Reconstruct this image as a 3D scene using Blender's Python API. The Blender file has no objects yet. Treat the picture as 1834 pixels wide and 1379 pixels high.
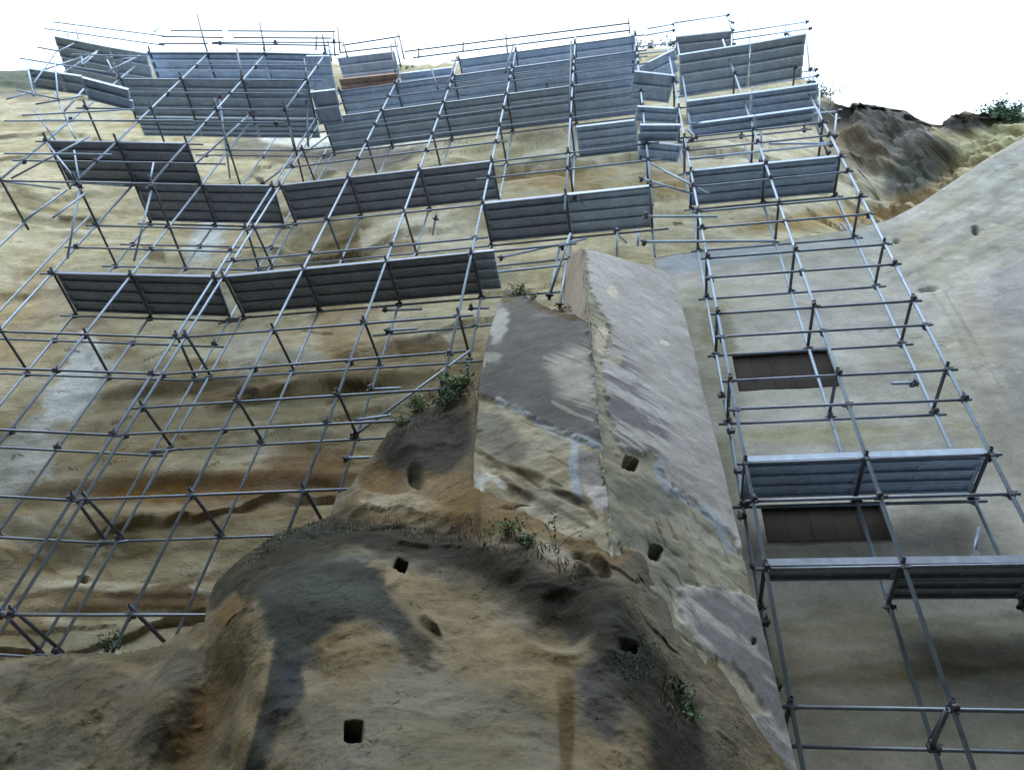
import bpy, math, random
import numpy as np
from mathutils import Vector, Matrix
random.seed(7); rng = np.random.default_rng(7)
sc = bpy.context.scene

# ------------------------------------------------------------------ camera, world, sun
W0, H0, FOC, CX, CY = 1834, 1379, 1325.0, 917.0, 689.5
_up = np.array([154, -1266.5, FOC]); _up /= np.linalg.norm(_up)
_Y = np.array([0, 0, 1.0]) - _up * _up[2]; _Y /= np.linalg.norm(_Y)
_X = np.cross(_Y, _up); _X = _X if _X[0] > 0 else -_X
RM = np.stack([_X, _Y, _up])          # world = RM @ (x right, y down, z forward)
cd = bpy.data.cameras.new("camera"); cam = bpy.data.objects.new("camera", cd)
sc.collection.objects.link(cam); sc.camera = cam
cd.sensor_width = 36; cd.lens = FOC / W0 * 36; cd.clip_end = 600; cd.clip_start = 0.05
M = Matrix.Identity(4)
for i in range(3):
    M[i][0] = RM[i, 0]; M[i][1] = -RM[i, 1]; M[i][2] = -RM[i, 2]
cam.matrix_world = M                  # the camera is the origin; the ground lies 1.6 m below it

SUN_EL, SUN_AZ = math.radians(58), math.radians(215)
w = bpy.data.worlds.new("World"); sc.world = w; w.use_nodes = True
nt = w.node_tree; nt.nodes.clear()
o = nt.nodes.new("ShaderNodeOutputWorld"); bg = nt.nodes.new("ShaderNodeBackground")
sky = nt.nodes.new("ShaderNodeTexSky"); sky.sky_type = 'NISHITA'; sky.sun_disc = False
sky.sun_elevation = SUN_EL; sky.sun_rotation = SUN_AZ; sky.dust_density = 4; sky.air_density = 1.2
mx = nt.nodes.new("ShaderNodeMix"); mx.data_type = 'RGBA'
nz = nt.nodes.new("ShaderNodeTexNoise"); nz.inputs['Scale'].default_value = 2.2; nz.inputs['Detail'].default_value = 6
tc = nt.nodes.new("ShaderNodeTexCoord"); nt.links.new(tc.outputs['Generated'], nz.inputs['Vector'])
mr = nt.nodes.new("ShaderNodeMapRange"); mr.inputs[1].default_value = .3; mr.inputs[2].default_value = .7
mr.inputs[3].default_value = .82; mr.inputs[4].default_value = .97
nt.links.new(nz.outputs['Fac'], mr.inputs[0]); nt.links.new(mr.outputs[0], mx.inputs[0])
nt.links.new(sky.outputs[0], mx.inputs[6]); mx.inputs[7].default_value = (9.8, 11.9, 13.9, 1)
nt.links.new(mx.outputs[2], bg.inputs[0]); bg.inputs[1].default_value = 0.12
nt.links.new(bg.outputs[0], o.inputs[0])
sd = bpy.data.lights.new("sun", 'SUN'); sd.energy = 0.5; sd.angle = math.radians(25); sd.color = (1, .96, .9)
so = bpy.data.objects.new("sun", sd); sc.collection.objects.link(so)
dv = Vector((math.sin(SUN_AZ) * math.cos(SUN_EL), math.cos(SUN_AZ) * math.cos(SUN_EL), math.sin(SUN_EL)))
so.rotation_euler = dv.to_track_quat('Z', 'Y').to_euler()
sc.view_settings.view_transform = 'Standard'; sc.view_settings.look = 'None'
sc.view_settings.exposure = 0.68; sc.view_settings.gamma = 1

# ------------------------------------------------------------------ camera maths
def ray(px, py):
    v = np.stack([np.asarray(px, float) - CX, np.asarray(py, float) - CY, np.full(np.shape(px), FOC)], -1)
    return v @ RM.T
def at_y(px, py, y): r = ray(px, py); return r * (np.asarray(y) / r[..., 1])[..., None]
def at_z(px, py, z): r = ray(px, py); return r * (np.asarray(z) / r[..., 2])[..., None]
def proj(P):
    v = np.asarray(P) @ RM; return CX + FOC * v[..., 0] / v[..., 2], CY + FOC * v[..., 1] / v[..., 2]

# ------------------------------------------------------------------ numpy noise
def _h(i, j, k, s):
    n = (i * 374761393 + j * 668265263 + k * 2147483647 + s * 974634777) & 0xffffffff
    n = ((n ^ (n >> 13)) * 1274126177) & 0xffffffff
    return ((n ^ (n >> 16)) & 0xffff) / 65535.0
def vnoise(P, s=0):
    f = np.floor(P); t = P - f; t = t * t * (3 - 2 * t); f = f.astype(np.int64)
    r = 0
    for a in (0, 1):
        for b in (0, 1):
            for c in (0, 1):
                wgt = (t[..., 0] if a else 1 - t[..., 0]) * (t[..., 1] if b else 1 - t[..., 1]) * (t[..., 2] if c else 1 - t[..., 2])
                r = r + wgt * _h(f[..., 0] + a, f[..., 1] + b, f[..., 2] + c, s)
    return r * 2 - 1
def fbm(P, sc_=(1, 1, 1), oc=4, s=0, g=.5):
    P = P * np.array(sc_); a = 1; r = 0; tot = 0
    for k in range(oc):
        r = r + a * vnoise(P, s + k); tot += a; a *= g; P = P * 2.03
    return r / tot
def sst(a, b, x): t = np.clip((x - a) / (b - a), 0, 1); return t * t * (3 - 2 * t)

# ------------------------------------------------------------------ object helpers
def link(o, parent=None):
    sc.collection.objects.link(o)
    if parent: o.parent = parent
    return o
def tag(o, label=None, cat=None, group=None, kind=None):
    if label: o["label"] = label
    if cat: o["category"] = cat
    if group: o["group"] = group
    if kind: o["kind"] = kind
    return o
def mesh(name, V, F, mat, smooth=True, col=None):
    V = np.asarray(V, float); me = bpy.data.meshes.new(name)
    me.from_pydata([tuple(v) for v in V], [], F) if not isinstance(F, np.ndarray) else fast(me, V, F)
    if smooth: me.polygons.foreach_set("use_smooth", [True] * len(me.polygons))
    if col is not None:
        a = me.color_attributes.new("Col", 'FLOAT_COLOR', 'POINT')
        c = np.ones((len(V), 4)); c[:, :3] = col; a.data.foreach_set("color", c.ravel())
    if mat: me.materials.append(mat)
    me.update(); return me
def fast(me, V, F):
    me.vertices.add(len(V)); me.vertices.foreach_set("co", V.ravel())
    me.loops.add(F.size); me.loops.foreach_set("vertex_index", F.ravel().astype(np.int32))
    me.polygons.add(len(F)); me.polygons.foreach_set("loop_start", np.arange(0, F.size, F.shape[1], dtype=np.int32))
    me.polygons.foreach_set("loop_total", np.full(len(F), F.shape[1], np.int32)); me.update(calc_edges=True)
def empty(name, loc): e = bpy.data.objects.new(name, None); e.location = tuple(loc); e.empty_display_size = .3; return link(e)
def part(name, V, F, mat, parent, smooth=True, col=None):
    V = np.asarray(V, float)
    if parent: V = V - np.array(parent.location)
    return link(bpy.data.objects.new(name, mesh(name, V, F, mat, smooth, col)), parent)
def gridfaces(nr, nc, keep=None):
    i = np.arange(nr * nc).reshape(nr, nc)
    F = np.stack([i[:-1, :-1], i[1:, :-1], i[1:, 1:], i[:-1, 1:]], -1).reshape(-1, 4)
    return F if keep is None else F[keep.ravel()]

# ------------------------------------------------------------------ materials
def newmat(name):
    m = bpy.data.materials.new(name); m.use_nodes = True; n = m.node_tree
    return m, n, n.nodes['Principled BSDF']
def nd(n, t, **kw):
    x = n.nodes.new(t)
    for k, v in kw.items():
        if hasattr(x, k) and not isinstance(k, int): setattr(x, k, v)
        else: x.inputs[k].default_value = v
    return x
def noise_n(n, src, scale, detail=6, stretch=(1, 1, 1), rough=.55, rot=(0, 0, 0)):
    mp = n.nodes.new("ShaderNodeMapping"); mp.inputs['Scale'].default_value = stretch; mp.inputs['Rotation'].default_value = rot
    n.links.new(src, mp.inputs['Vector'])
    t = n.nodes.new("ShaderNodeTexNoise"); t.inputs['Scale'].default_value = scale
    t.inputs['Detail'].default_value = detail; t.inputs['Roughness'].default_value = rough
    n.links.new(mp.outputs[0], t.inputs['Vector']); return t.outputs['Fac']
def mrange(n, s, a, b, c, d):
    m = n.nodes.new("ShaderNodeMapRange")
    for i, v in enumerate((a, b, c, d)): m.inputs[i + 1].default_value = v
    n.links.new(s, m.inputs[0]); return m.outputs[0]
def mathn(n, op, a, b):
    m = n.nodes.new("ShaderNodeMath"); m.operation = op
    for i, v in enumerate((a, b)):
        if isinstance(v, (int, float)): m.inputs[i].default_value = v
        else: n.links.new(v, m.inputs[i])
    return m.outputs[0]
def rock_mat(name, strata=1.0, bump=.5, fine=1.0, blocks=None):
    m, n, b = newmat(name); b.inputs['Roughness'].default_value = .95; b.inputs['Specular IOR Level'].default_value = .15
    tc = n.nodes.new("ShaderNodeTexCoord").outputs['Object']
    at = n.nodes.new("ShaderNodeAttribute"); at.attribute_name = "Col"
    big = noise_n(n, tc, 1.1, 8, (1, 1, 1.6)); med = noise_n(n, tc, 4.2, 7, (.75, .75, 1.3), .55)
    st = noise_n(n, tc, 2.2, 4, (.3, .3, 2.0), .5, (.05, -.12, 0)); fin = noise_n(n, tc, 22, 5, (1, 1, 1), .6)
    f = mathn(n, 'MULTIPLY', mrange(n, big, .3, .7, .84, 1.16), mrange(n, med, .25, .75, .82, 1.16))
    f = mathn(n, 'MULTIPLY', f, mrange(n, st, .3, .7, 1 - .12 * strata, 1 + .10 * strata))
    f = mathn(n, 'MULTIPLY', f, mrange(n, fin, .25, .75, .86, 1.14))
    cn = noise_n(n, tc, 1.6, 4, (1, 1, 1.3), .6); ck = mathn(n, 'ABSOLUTE', mathn(n, 'SUBTRACT', cn, .5), 0)
    cmsk = mrange(n, noise_n(n, tc, 1.3, 3, (1.2, .8, 1)), .50, .60, 0, 1)
    crack = mathn(n, 'MULTIPLY', mrange(n, ck, .0, .006, 1, 0), cmsk)
    pit = mathn(n, 'MULTIPLY', mrange(n, noise_n(n, tc, 13, 3, (1, 1, 1.4)), .66, .72, 0, 1), mrange(n, noise_n(n, tc, 1.9, 3), .5, .62, 0, 1))
    dk = mathn(n, 'SUBTRACT', 1, mathn(n, 'MULTIPLY', mathn(n, 'MAXIMUM', crack, pit), .36 * fine))
    f = mathn(n, 'MULTIPLY', f, dk)
    hs = n.nodes.new("ShaderNodeVectorMath"); hs.operation = 'SCALE'
    n.links.new(at.outputs['Color'], hs.inputs[0]); n.links.new(f, hs.inputs['Scale'])
    hv = n.nodes.new("ShaderNodeHueSaturation"); n.links.new(hs.outputs[0], hv.inputs['Color'])
    n.links.new(mrange(n, big, .3, .7, 1.15, .8), hv.inputs['Saturation'])
    n.links.new(hv.outputs[0], b.inputs['Base Color'])
    h = mathn(n, 'ADD', mathn(n, 'MULTIPLY', med, .6), mathn(n, 'MULTIPLY', st, .35 * strata))
    h = mathn(n, 'ADD', h, mathn(n, 'MULTIPLY', fin, .26 * fine)); h = mathn(n, 'SUBTRACT', h, mathn(n, 'MULTIPLY', mathn(n, 'MAXIMUM', crack, pit), .35 * fine))
    bp = n.nodes.new("ShaderNodeBump"); bp.inputs['Strength'].default_value = bump; bp.inputs['Distance'].default_value = .12
    n.links.new(h, bp.inputs['Height']); n.links.new(bp.outputs[0], b.inputs['Normal'])
    return m
def metal_mat(name, c, metallic=.6, rough=.4, var=.15, rust=0.0, sc_=9):
    m, n, b = newmat(name); b.inputs['Metallic'].default_value = metallic
    tc = n.nodes.new("ShaderNodeTexCoord").outputs['Object']
    v = noise_n(n, tc, sc_, 6); v2 = noise_n(n, tc, 2.1, 3)
    k = mathn(n, 'MULTIPLY', mrange(n, v, .3, .7, 1 - var, 1 + var), mrange(n, v2, .3, .7, 1 - var, 1 + var * .6))
    s = n.nodes.new("ShaderNodeVectorMath"); s.operation = 'SCALE'; s.inputs[0].default_value = c; n.links.new(k, s.inputs['Scale'])
    out = s.outputs[0]
    if rust:
        mix = n.nodes.new("ShaderNodeMix"); mix.data_type = 'RGBA'
        n.links.new(mrange(n, noise_n(n, tc, 5, 7), .58, .68, 0, rust), mix.inputs[0]); n.links.new(out, mix.inputs[6])
        mix.inputs[7].default_value = (.10, .055, .03, 1); out = mix.outputs[2]
    n.links.new(out, b.inputs['Base Color']); n.links.new(mrange(n, v, .3, .7, rough - .08, rough + .12), b.inputs['Roughness'])
    return m
ROCK = rock_mat("tuff_rock", .8, .6, 1.0); MAS = rock_mat("old_masonry", .1, .28, .8); PLAS = rock_mat("wall_plaster", .1, .2, .45)
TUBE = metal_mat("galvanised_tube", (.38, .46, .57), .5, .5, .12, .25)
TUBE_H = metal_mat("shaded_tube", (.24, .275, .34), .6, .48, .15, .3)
TUBE_D = metal_mat("dark_shaded_tube", (.13, .14, .17), .6, .5, .2, .3)  # dark tube copy: shade of transoms seen from beneath put into the colour
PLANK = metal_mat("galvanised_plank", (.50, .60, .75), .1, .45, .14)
PLANK2 = metal_mat("galvanised_plank_shaded", (.32, .36, .45), .1, .45, .16)  # darker copy for lower decks: shade on their undersides put into the colour
WOOD = metal_mat("orange_board", (.50, .33, .25), 0, .8, .2)
COUP = metal_mat("coupler_steel", (.10, .10, .12), .6, .5, .3, .8, 30)

# ------------------------------------------------------------------ painting helpers (mineral stains and some painted shade on the rock)
def paint(col, X, Y, P, patches):
    nz1 = fbm(P, (1.3, 1.3, 1.8), 4, 11); nz2 = fbm(P, (5, 5, 7), 3, 23)
    for p in patches:
        cx, cy, rx, ry, rot, c = p[:6]; st = p[6] if len(p) > 6 else .8; ns = p[7] if len(p) > 7 else .8
        a = math.radians(rot); dx, dy = X - cx, Y - cy
        u = (dx * math.cos(a) + dy * math.sin(a)) / rx; v = (-dx * math.sin(a) + dy * math.cos(a)) / ry
        d = np.sqrt(u * u + v * v) + ns * (.55 * nz1 + .45 * nz2)
        m = (1 - sst(.65, 1.15, d))[..., None] * st
        col[:] = col * (1 - m) + np.array(c) * m
def _seg(X, Y, pts, closed):
    pts = np.array(pts, float); d = np.full(X.shape, 1e9); ins = np.zeros(X.shape, bool); n = len(pts)
    for i in range(n if closed else n - 1):
        ax, ay = pts[i]; bx, by = pts[(i + 1) % n]; ex, ey = bx - ax, by - ay
        t = np.clip(((X - ax) * ex + (Y - ay) * ey) / (ex * ex + ey * ey + 1e-9), 0, 1)
        d = np.minimum(d, np.hypot(X - ax - t * ex, Y - ay - t * ey))
        if closed and ay != by: ins ^= ((ay > Y) != (by > Y)) & (X < ex * (Y - ay) / (ey if ey else 1e-9) + ax)
    return np.where(ins, -d, d) if closed else d
def region(X, Y, P, pts, amp=14, soft=8, nz=None):
    nz = fbm(P, (1.4, 1.4, 1.8), 4, 15) + .55 * fbm(P, (6, 6, 8), 4, 29, .65) if nz is None else nz
    return 1 - sst(-soft, soft, _seg(X, Y, pts, True) + amp * nz)
def ppoly(col, X, Y, P, items, nz=None):
    for it in items:
        pts, c, st, amp, soft = it; m = (region(X, Y, P, pts, amp, soft, nz) * st)[..., None]; col[:] = col * (1 - m) + np.array(c) * m
_NZ = {}
def pline(col, X, Y, P, items):
    key = id(P)
    if key not in _NZ: _NZ[key] = fbm(P, (3, 3, 3), 3, 33)
    nz = _NZ[key]
    for pts, c, wd, st in items:
        m = ((1 - sst(wd * .5, wd * 1.3, _seg(X, Y, pts, False) + wd * .8 * nz)) * st)[..., None]; col[:] = col * (1 - m) + np.array(c) * m
def dent(X, Y, patches):
    r = np.zeros_like(X)
    for cx, cy, rx, ry, rot, dep, sharp in patches:
        a = math.radians(rot); dx, dy = X - cx, Y - cy
        u = (dx * math.cos(a) + dy * math.sin(a)) / rx; v = (-dx * math.sin(a) + dy * math.cos(a)) / ry
        if sharp > 1: d = np.maximum(abs(u), abs(v)); d = .75 * d + .25 * np.sqrt(u * u + v * v)
        else: d = np.sqrt(u * u + v * v)
        r = r + dep * (1 - sst(1 - .5 * min(1, 1 / sharp), 1 + .6 / sharp, d))
    return r
SAND = (.50, .44, .31); TAN = (.40, .30, .17); BROWN = (.22, .14, .07); DBRN = (.11, .08, .05); CREAM = (.62, .56, .42)
GREY = (.22, .21, .19); DGREY = (.10, .10, .10); WHITE = (.60, .61, .58); OCH = (.44, .29, .12); GREEN = (.13, .15, .10); LILAC = (.44, .41, .40)

# ------------------------------------------------------------------ ground
gx = np.linspace(-150, 150, 121); GX, GY = np.meshgrid(gx, gx)
GP = np.stack([GX, GY, np.full_like(GX, -1.6)], -1).reshape(-1, 3)
GP[:, 2] += .12 * fbm(GP, (.4, .4, .4), 3, 5)
g = part("ground", GP, gridfaces(121, 121), ROCK, None, True, np.ones((len(GP), 3)) * np.array((.07, .068, .05)) * (1 + .3 * fbm(GP, (.8, .8, .8), 3, 9))[:, None])
tag(g, kind="structure")

# ------------------------------------------------------------------ cliff (one sheet of rock round the back of the site)
def interp(x, pts): p = np.array(pts, float); return np.interp(x, p[:, 0], p[:, 1])
# plan distance of the rock face behind each direction, and the skyline
AZ = np.radians(np.linspace(-88, 84, 820))
plan = [(-40, 17), (-22, 14.2), (-14, 13.2), (-10, 12.6), (-6.4, 11.9), (-3, 10.9), (0, 10.1), (2, 9.6), (3.4, 9.35), (6, 9.1), (7.6, 9.4), (9.6, 9.9), (13, 9.4), (17, 8.6), (24, 6.5), (45, 3)]
pl = np.array(plan, float)
def plan_hit(az):
    s, c = np.sin(az), np.cos(az); best = np.full(az.shape, 60.0)
    for (x0, y0), (x1, y1) in zip(plan[:-1], plan[1:]):
        ex, ey = x1 - x0, y1 - y0; det = s * ey - c * ex
        det = np.where(abs(det) < 1e-9, 1e-9, det)
        r = (x0 * ey - y0 * ex) / det; t = (x0 * c - y0 * s) / det
        t = np.where(abs(ex) > abs(ey), (r * s - x0) / ex, (r * c - y0) / (ey if abs(ey) > 1e-9 else 1e-9))
        ok = (r > 0) & (t >= 0) & (t <= 1); best = np.where(ok & (r < best), r, best)
    return best
R0 = plan_hit(AZ)
k = np.ones(15) / 15; R0 = np.convolve(np.pad(R0, 7, 'edge'), k, 'valid')
skyl = [(-300, 150), (-60, 128), (0, 125), (50, 128), (110, 140), (200, 120), (260, 100), (560, 100), (620, 118), (720, 118), (820, 112), (1130, 88), (1210, 84), (1330, 100),
        (1455, 150), (1475, 172), (1500, 186), (1520, 193), (1540, 189), (1565, 191), (1600, 198), (1625, 201), (1640, 212), (1665, 219), (1688, 224), (1705, 215), (1735, 210), (1765, 213), (1800, 214), (1834, 205), (1900, 180), (2100, 150)]
# elevation of the skyline per azimuth
sk = np.array(skyl, float); rs = ray(sk[:, 0], sk[:, 1]); saz = np.arctan2(rs[:, 0], rs[:, 1]); sel = rs[:, 2] / np.hypot(rs[:, 0], rs[:, 1])
TE = np.interp(AZ, saz, sel); TE = TE * (1 + .008 * vnoise(np.stack([AZ * 40, AZ * 0, AZ * 0], -1), 3))
NR = 520
bot = -1.9 / R0
rowsT = np.linspace(0, 1, NR) ** .8
# rock leans back towards the top on the left and right wings
A2, T2 = np.meshgrid(AZ, rowsT); 
ang0 = np.arctan(bot); ang1 = np.arctan(TE); EL = np.tan(ang0 + (ang1 - ang0) * np.linspace(0, 1, NR)[:, None])
RR = np.broadcast_to(R0, EL.shape).copy()
P = np.stack([np.sin(A2) * RR, np.cos(A2) * RR, EL * RR], -1)
X, Y = proj(P); vis = (P @ RM)[..., 2] > 1; X = np.where(vis, X, -9999); Y = np.where(vis, Y, 9999)
zz = P[..., 2]
und = P + np.stack([0 * zz, 0 * zz, .9 * fbm(P, (.25, .25, .2), 3, 40)], -1)
rel = .40 * fbm(P, (.28, .28, .5), 4, 1) + .15 * fbm(und, (.16, .16, .9), 3, 7) + .05 * fbm(und, (.5, .5, 3.0), 3, 17) + .05 * fbm(P, (2.2, 2.2, 3), 4, 31)
low = sst(15, 6, zz)
rel = rel * (1 + .15 * low * (P[..., 0] < 1)) + .5 * low * (P[..., 0] < 0)
wv = fbm(P, (.14, .14, .12), 3, 44); saw = (P[..., 2] / 2.3 + 1.9 * wv + .15 * fbm(P, (1.2, 1.2, 1.2), 3, 46)) % 1
msk = sst(-.08, .25, fbm(P, (.22, .22, .5), 3, 48)); rel = rel + .22 * (saw - .5) * msk * (1 - sst(.97, 1, saw) * .98)
saw2 = (P[..., 2] / .8 + 2.5 * wv + .2 * fbm(P, (1.5, 1.5, 1.5), 3, 52)) % 1; rel = rel + .07 * saw2 * sst(0, .3, fbm(P, (.35, .35, .6), 3, 54))
rgt = sst(1480, 1560, X)
rel = rel + rgt * (.2 + .8 * fbm(P, (.3, .3, .7), 4, 61) - .5 * (1 - 2 * abs(fbm(P, (.7, .7, 1.1), 5, 65, .6))) ** 2 + .25 * fbm(P, (1.6, 1.6, 2.5), 4, 67))
rel += -.6 * dent(X, Y, [(430, 868, 300, 26, -3, -.55, 1), (520, 800, 130, 30, -4, -.3, 1), (600, 690, 150, 14, -6, -.5, 1), (380, 690, 110, 12, -8, -.4, 1), (250, 690, 60, 10, -10, .4, 1),
                    (600, 440, 90, 40, 0, -.5, 1), (460, 590, 90, 30, -10, -.4, 1), (90, 960, 90, 20, 20, -.4, 1), (230, 1075, 160, 12, 0, -.25, 1), (300, 1030, 160, 10, 0, .15, 1),
                    (165, 1012, 9, 7, 0, -.7, 3), (30, 560, 60, 120, 30, -.5, 1), (350, 375, 70, 8, 10, -.4, 1), (100, 395, 90, 6, 5, -.5, 1), (960, 310, 90, 12, -5, -.4, 1),
                    (620, 275, 90, 16, -5, -.4, 1), (450, 285, 60, 10, 10, -.4, 1), (1590, 240, 60, 16, 50, -.8, 1), (1660, 300, 90, 16, -15, -.9, 1), (1560, 215, 60, 20, 20, .8, 1),
                    (1760, 225, 60, 10, -10, .8, 1), (1650, 330, 60, 14, 10, .5, 1), (1450, 400, 110, 16, -6, -.3, 1), (1590, 375, 60, 14, -20, -.4, 1)])
RR = RR + rel
# camera-neutral: move each point radially in plan, keep its height
P = np.stack([np.sin(A2) * RR, np.cos(A2) * RR, EL * R0], -1)
topfix = sst(.985, 1.0, np.linspace(0, 1, NR))[:, None]
P[..., 2] = EL * (R0 * (1 - topfix) + RR * topfix)
X, Y = proj(P); vis = (P @ RM)[..., 2] > 1; X = np.where(vis, X, -9999); Y = np.where(vis, Y, 9999)
col = np.ones(P.shape) * np.array(SAND)
n1 = fbm(und, (.2, .2, 1.6), 4, 71); n2 = fbm(P, (.5, .5, .6), 4, 83)
col = col * (1 + .10 * n1 + .12 * n2)[..., None] * np.array((1.02, 1, .92))
m = sst(.05, .45, n2 + .3 * n1)[..., None] * .45; col = col * (1 - m) + np.array(TAN) * m
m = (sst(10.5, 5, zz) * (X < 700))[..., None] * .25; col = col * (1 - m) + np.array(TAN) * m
m = (sst(15, 8, zz) * (X < 900))[..., None] * .72; col = col * (1 - m) + np.array((.225, .17, .098)) * (1 + .28 * n1 + .2 * n2)[..., None] * m  # browner lower rock, with the shade near the cliff foot painted in
m = sst(.1, .5, -n1)[..., None] * .3; col = col * (1 - m) + np.array(CREAM) * m
paint(col, X, Y, P, [
    (430, 868, 330, 30, -2, BROWN, .85, .5), (330, 880, 130, 20, -4, (.25, .14, .05), .7), (560, 830, 110, 45, -5, BROWN, .7, .6), (250, 800, 120, 20, -10, TAN, .6),
    (600, 440, 100, 55, 0, (.26, .20, .11), .85, .6), (740, 440, 60, 30, 0, CREAM, .7), (760, 410, 90, 30, 0, CREAM, .6), (480, 620, 80, 60, 0, TAN, .6),
    (140, 690, 42, 85, 35, WHITE, .85, 1.1), (60, 800, 50, 60, 30, (.40, .41, .38), .75, 1.1), (370, 425, 26, 60, 35, WHITE, .85, 1), (20, 860, 40, 50, 0, (.34, .34, .30), .6),
    (40, 560, 60, 90, 30, TAN, .7), (130, 560, 90, 40, 20, (.36, .29, .2), .5), (640, 285, 100, 26, -5, GREY, .95, .7), (500, 262, 110, 16, 8, (.25, .23, .19), .9, .7), (520, 288, 60, 12, 10, BROWN, .6), (760, 262, 70, 12, -5, (.5,.46,.36), .6),
    (540, 243, 120, 13, 12, (.76, .73, .62), .95, .3), (690, 262, 90, 16, -8, (.7, .67, .6), .8, .5), (270, 225, 60, 14, 10, OCH, .6), (400, 240, 50, 22, 20, (.42, .34, .18), .6),
    (630, 690, 60, 14, 5, DBRN, .8), (500, 500, 160, 20, 0, TAN, .6), (620, 590, 70, 60, 0, (.34, .23, .12), .6), (730, 620, 70, 26, -5, BROWN, .6), (770, 600, 60, 20, -10, CREAM, .6),
    (800, 700, 50, 60, 0, (.33, .23, .12), .6), (640, 790, 60, 50, 0, (.44, .36, .22), .6), (440, 640, 36, 40, 20, CREAM, .6),
    (60, 1010, 140, 16, 25, (.30, .24, .13), .7), (240, 1075, 190, 12, 2, BROWN, .75, .4), (200, 1050, 200, 10, 3, CREAM, .6, .4), (100, 960, 150, 14, 15, CREAM, .6), (320, 1100, 150, 12, 0, CREAM, .55, .4), (30, 1120, 60, 30, 0, BROWN, .7),
    (150, 1150, 150, 16, 0, (.2, .2, .12), .6), (380, 820, 120, 26, -4, SAND, .6), (860, 1, 1, 1, 0, SAND),
    (1010, 280, 110, 24, -8, CREAM, .6), (1000, 320, 110, 14, -8, OCH, .5), (1080, 410, 60, 12, 0, OCH, .5), (1190, 330, 60, 25, 0, (.30, .22, .10), .75), (860, 250, 70, 30, 0, (.55, .5, .34), .5),
    (1300, 280, 120, 30, -8, CREAM, .7), (1300, 340, 80, 12, -8, TAN, .6), (1450, 395, 140, 16, -6, OCH, .75, .5), (1400, 375, 80, 10, -6, CREAM, .6), (1420, 255, 60, 30, 0, CREAM, .6),
    (1570, 212, 130, 30, 10, (.15, .14, .125), .9, .6), (1500, 215, 60, 30, 0, (.13, .12, .10), .9), (1560, 250, 30, 12, 40, (.06,.06,.06), .9), (1560, 245, 70, 24, 30, (.30, .26, .2), .6), (1630, 245, 50, 26, 0, (.34, .32, .29), .8), (1500, 300, 60, 30, 20, (.42, .38, .28), .6),
    (1640, 300, 95, 44, -22, (.10, .11, .09), .95, .6), (1560, 285, 80, 30, 30, (.26, .22, .16), .7, .8), (1660, 318, 60, 14, -8, DGREY, .8), (1745, 216, 80, 14, -6, (.10, .095, .09), .95), (1780, 235, 90, 26, -10, (.40, .38, .22), .7), (1730, 290, 90, 14, -25, OCH, .7),
    (1600, 372, 70, 16, -20, (.34, .25, .13), .8), (1560, 330, 60, 40, 10, (.50, .46, .36), .7), (1540, 390, 50, 12, -5, OCH, .7),
    (30, 140, 80, 22, 5, (.20, .21, .17), .85, .6), (30, 170, 60, 8, 5, GREY, .7), (120, 200, 120, 20, 0, (.55, .5, .38), .6)])
ppoly(col, X, Y, P, [
    ([(1490, 205), (1520, 186), (1600, 190), (1655, 212), (1650, 240), (1610, 238), (1600, 262), (1585, 268), (1560, 240), (1530, 225)], (.13, .122, .11), .95, 8, 6),
    ([(1485, 230), (1540, 225), (1580, 260), (1560, 300), (1500, 310), (1470, 280)], (.25, .21, .16), .7, 14, 12),
    ([(1600, 245), (1660, 235), (1680, 250), (1640, 275), (1600, 285)], (.30, .29, .27), .8, 8, 8),
    ([(1585, 310), (1640, 280), (1690, 255), (1725, 275), (1700, 310), (1650, 345), (1590, 352)], (.12, .125, .11), .9, 12, 10),
    ([(1690, 222), (1720, 208), (1790, 203), (1800, 214), (1740, 238), (1700, 236)], (.08, .078, .075), .9, 6, 5),
    ([(1725, 262), (1834, 214), (1900, 200), (1900, 250), (1760, 300), (1700, 310)], (.36, .35, .20), .75, 12, 8),
    ([(1555, 408), (1630, 352), (1720, 300), (1730, 315), (1650, 362), (1600, 392)], (.33, .245, .13), .7, 8, 8),
    ([(0, 118), (90, 128), (110, 150), (60, 166), (0, 160), (-60, 150)], (.16, .18, .14), .85, 8, 6),
    ([(570, 262), (640, 268), (740, 262), (760, 276), (700, 300), (640, 315), (580, 300)], (.20, .17, .13), .85, 10, 6),
    ([(390, 250), (470, 250), (560, 268), (580, 290), (500, 292), (420, 286)], (.24, .21, .16), .8, 10, 6),
    ([(440, 236), (540, 242), (620, 262), (560, 268), (470, 252)], (.74, .71, .62), .9, 6, 5),
    ([(575, 440), (640, 395), (665, 400), (640, 440), (660, 470), (560, 480)], (.17, .12, .06), .8, 12, 8),
    ([(120, 640), (150, 610), (185, 625), (180, 680), (140, 740), (90, 760), (80, 720), (110, 690)], (.62, .63, .60), .85, 16, 8),
    ([(345, 460), (350, 430), (385, 395), (400, 405), (385, 440), (360, 465)], (.62, .63, .60), .85, 10, 6),
    ([(-20, 800), (60, 770), (70, 830), (20, 890), (-20, 900)], (.36, .37, .33), .8, 18, 8),
    ([(130, 540), (230, 600), (260, 660), (180, 640), (120, 600)], (.26, .19, .11), .5, 16, 12)])
hf = fbm(P, (1.6, 1.6, 2.2), 5, 19, .65) + .5 * fbm(und, (.5, .5, 5), 3, 21)
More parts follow.
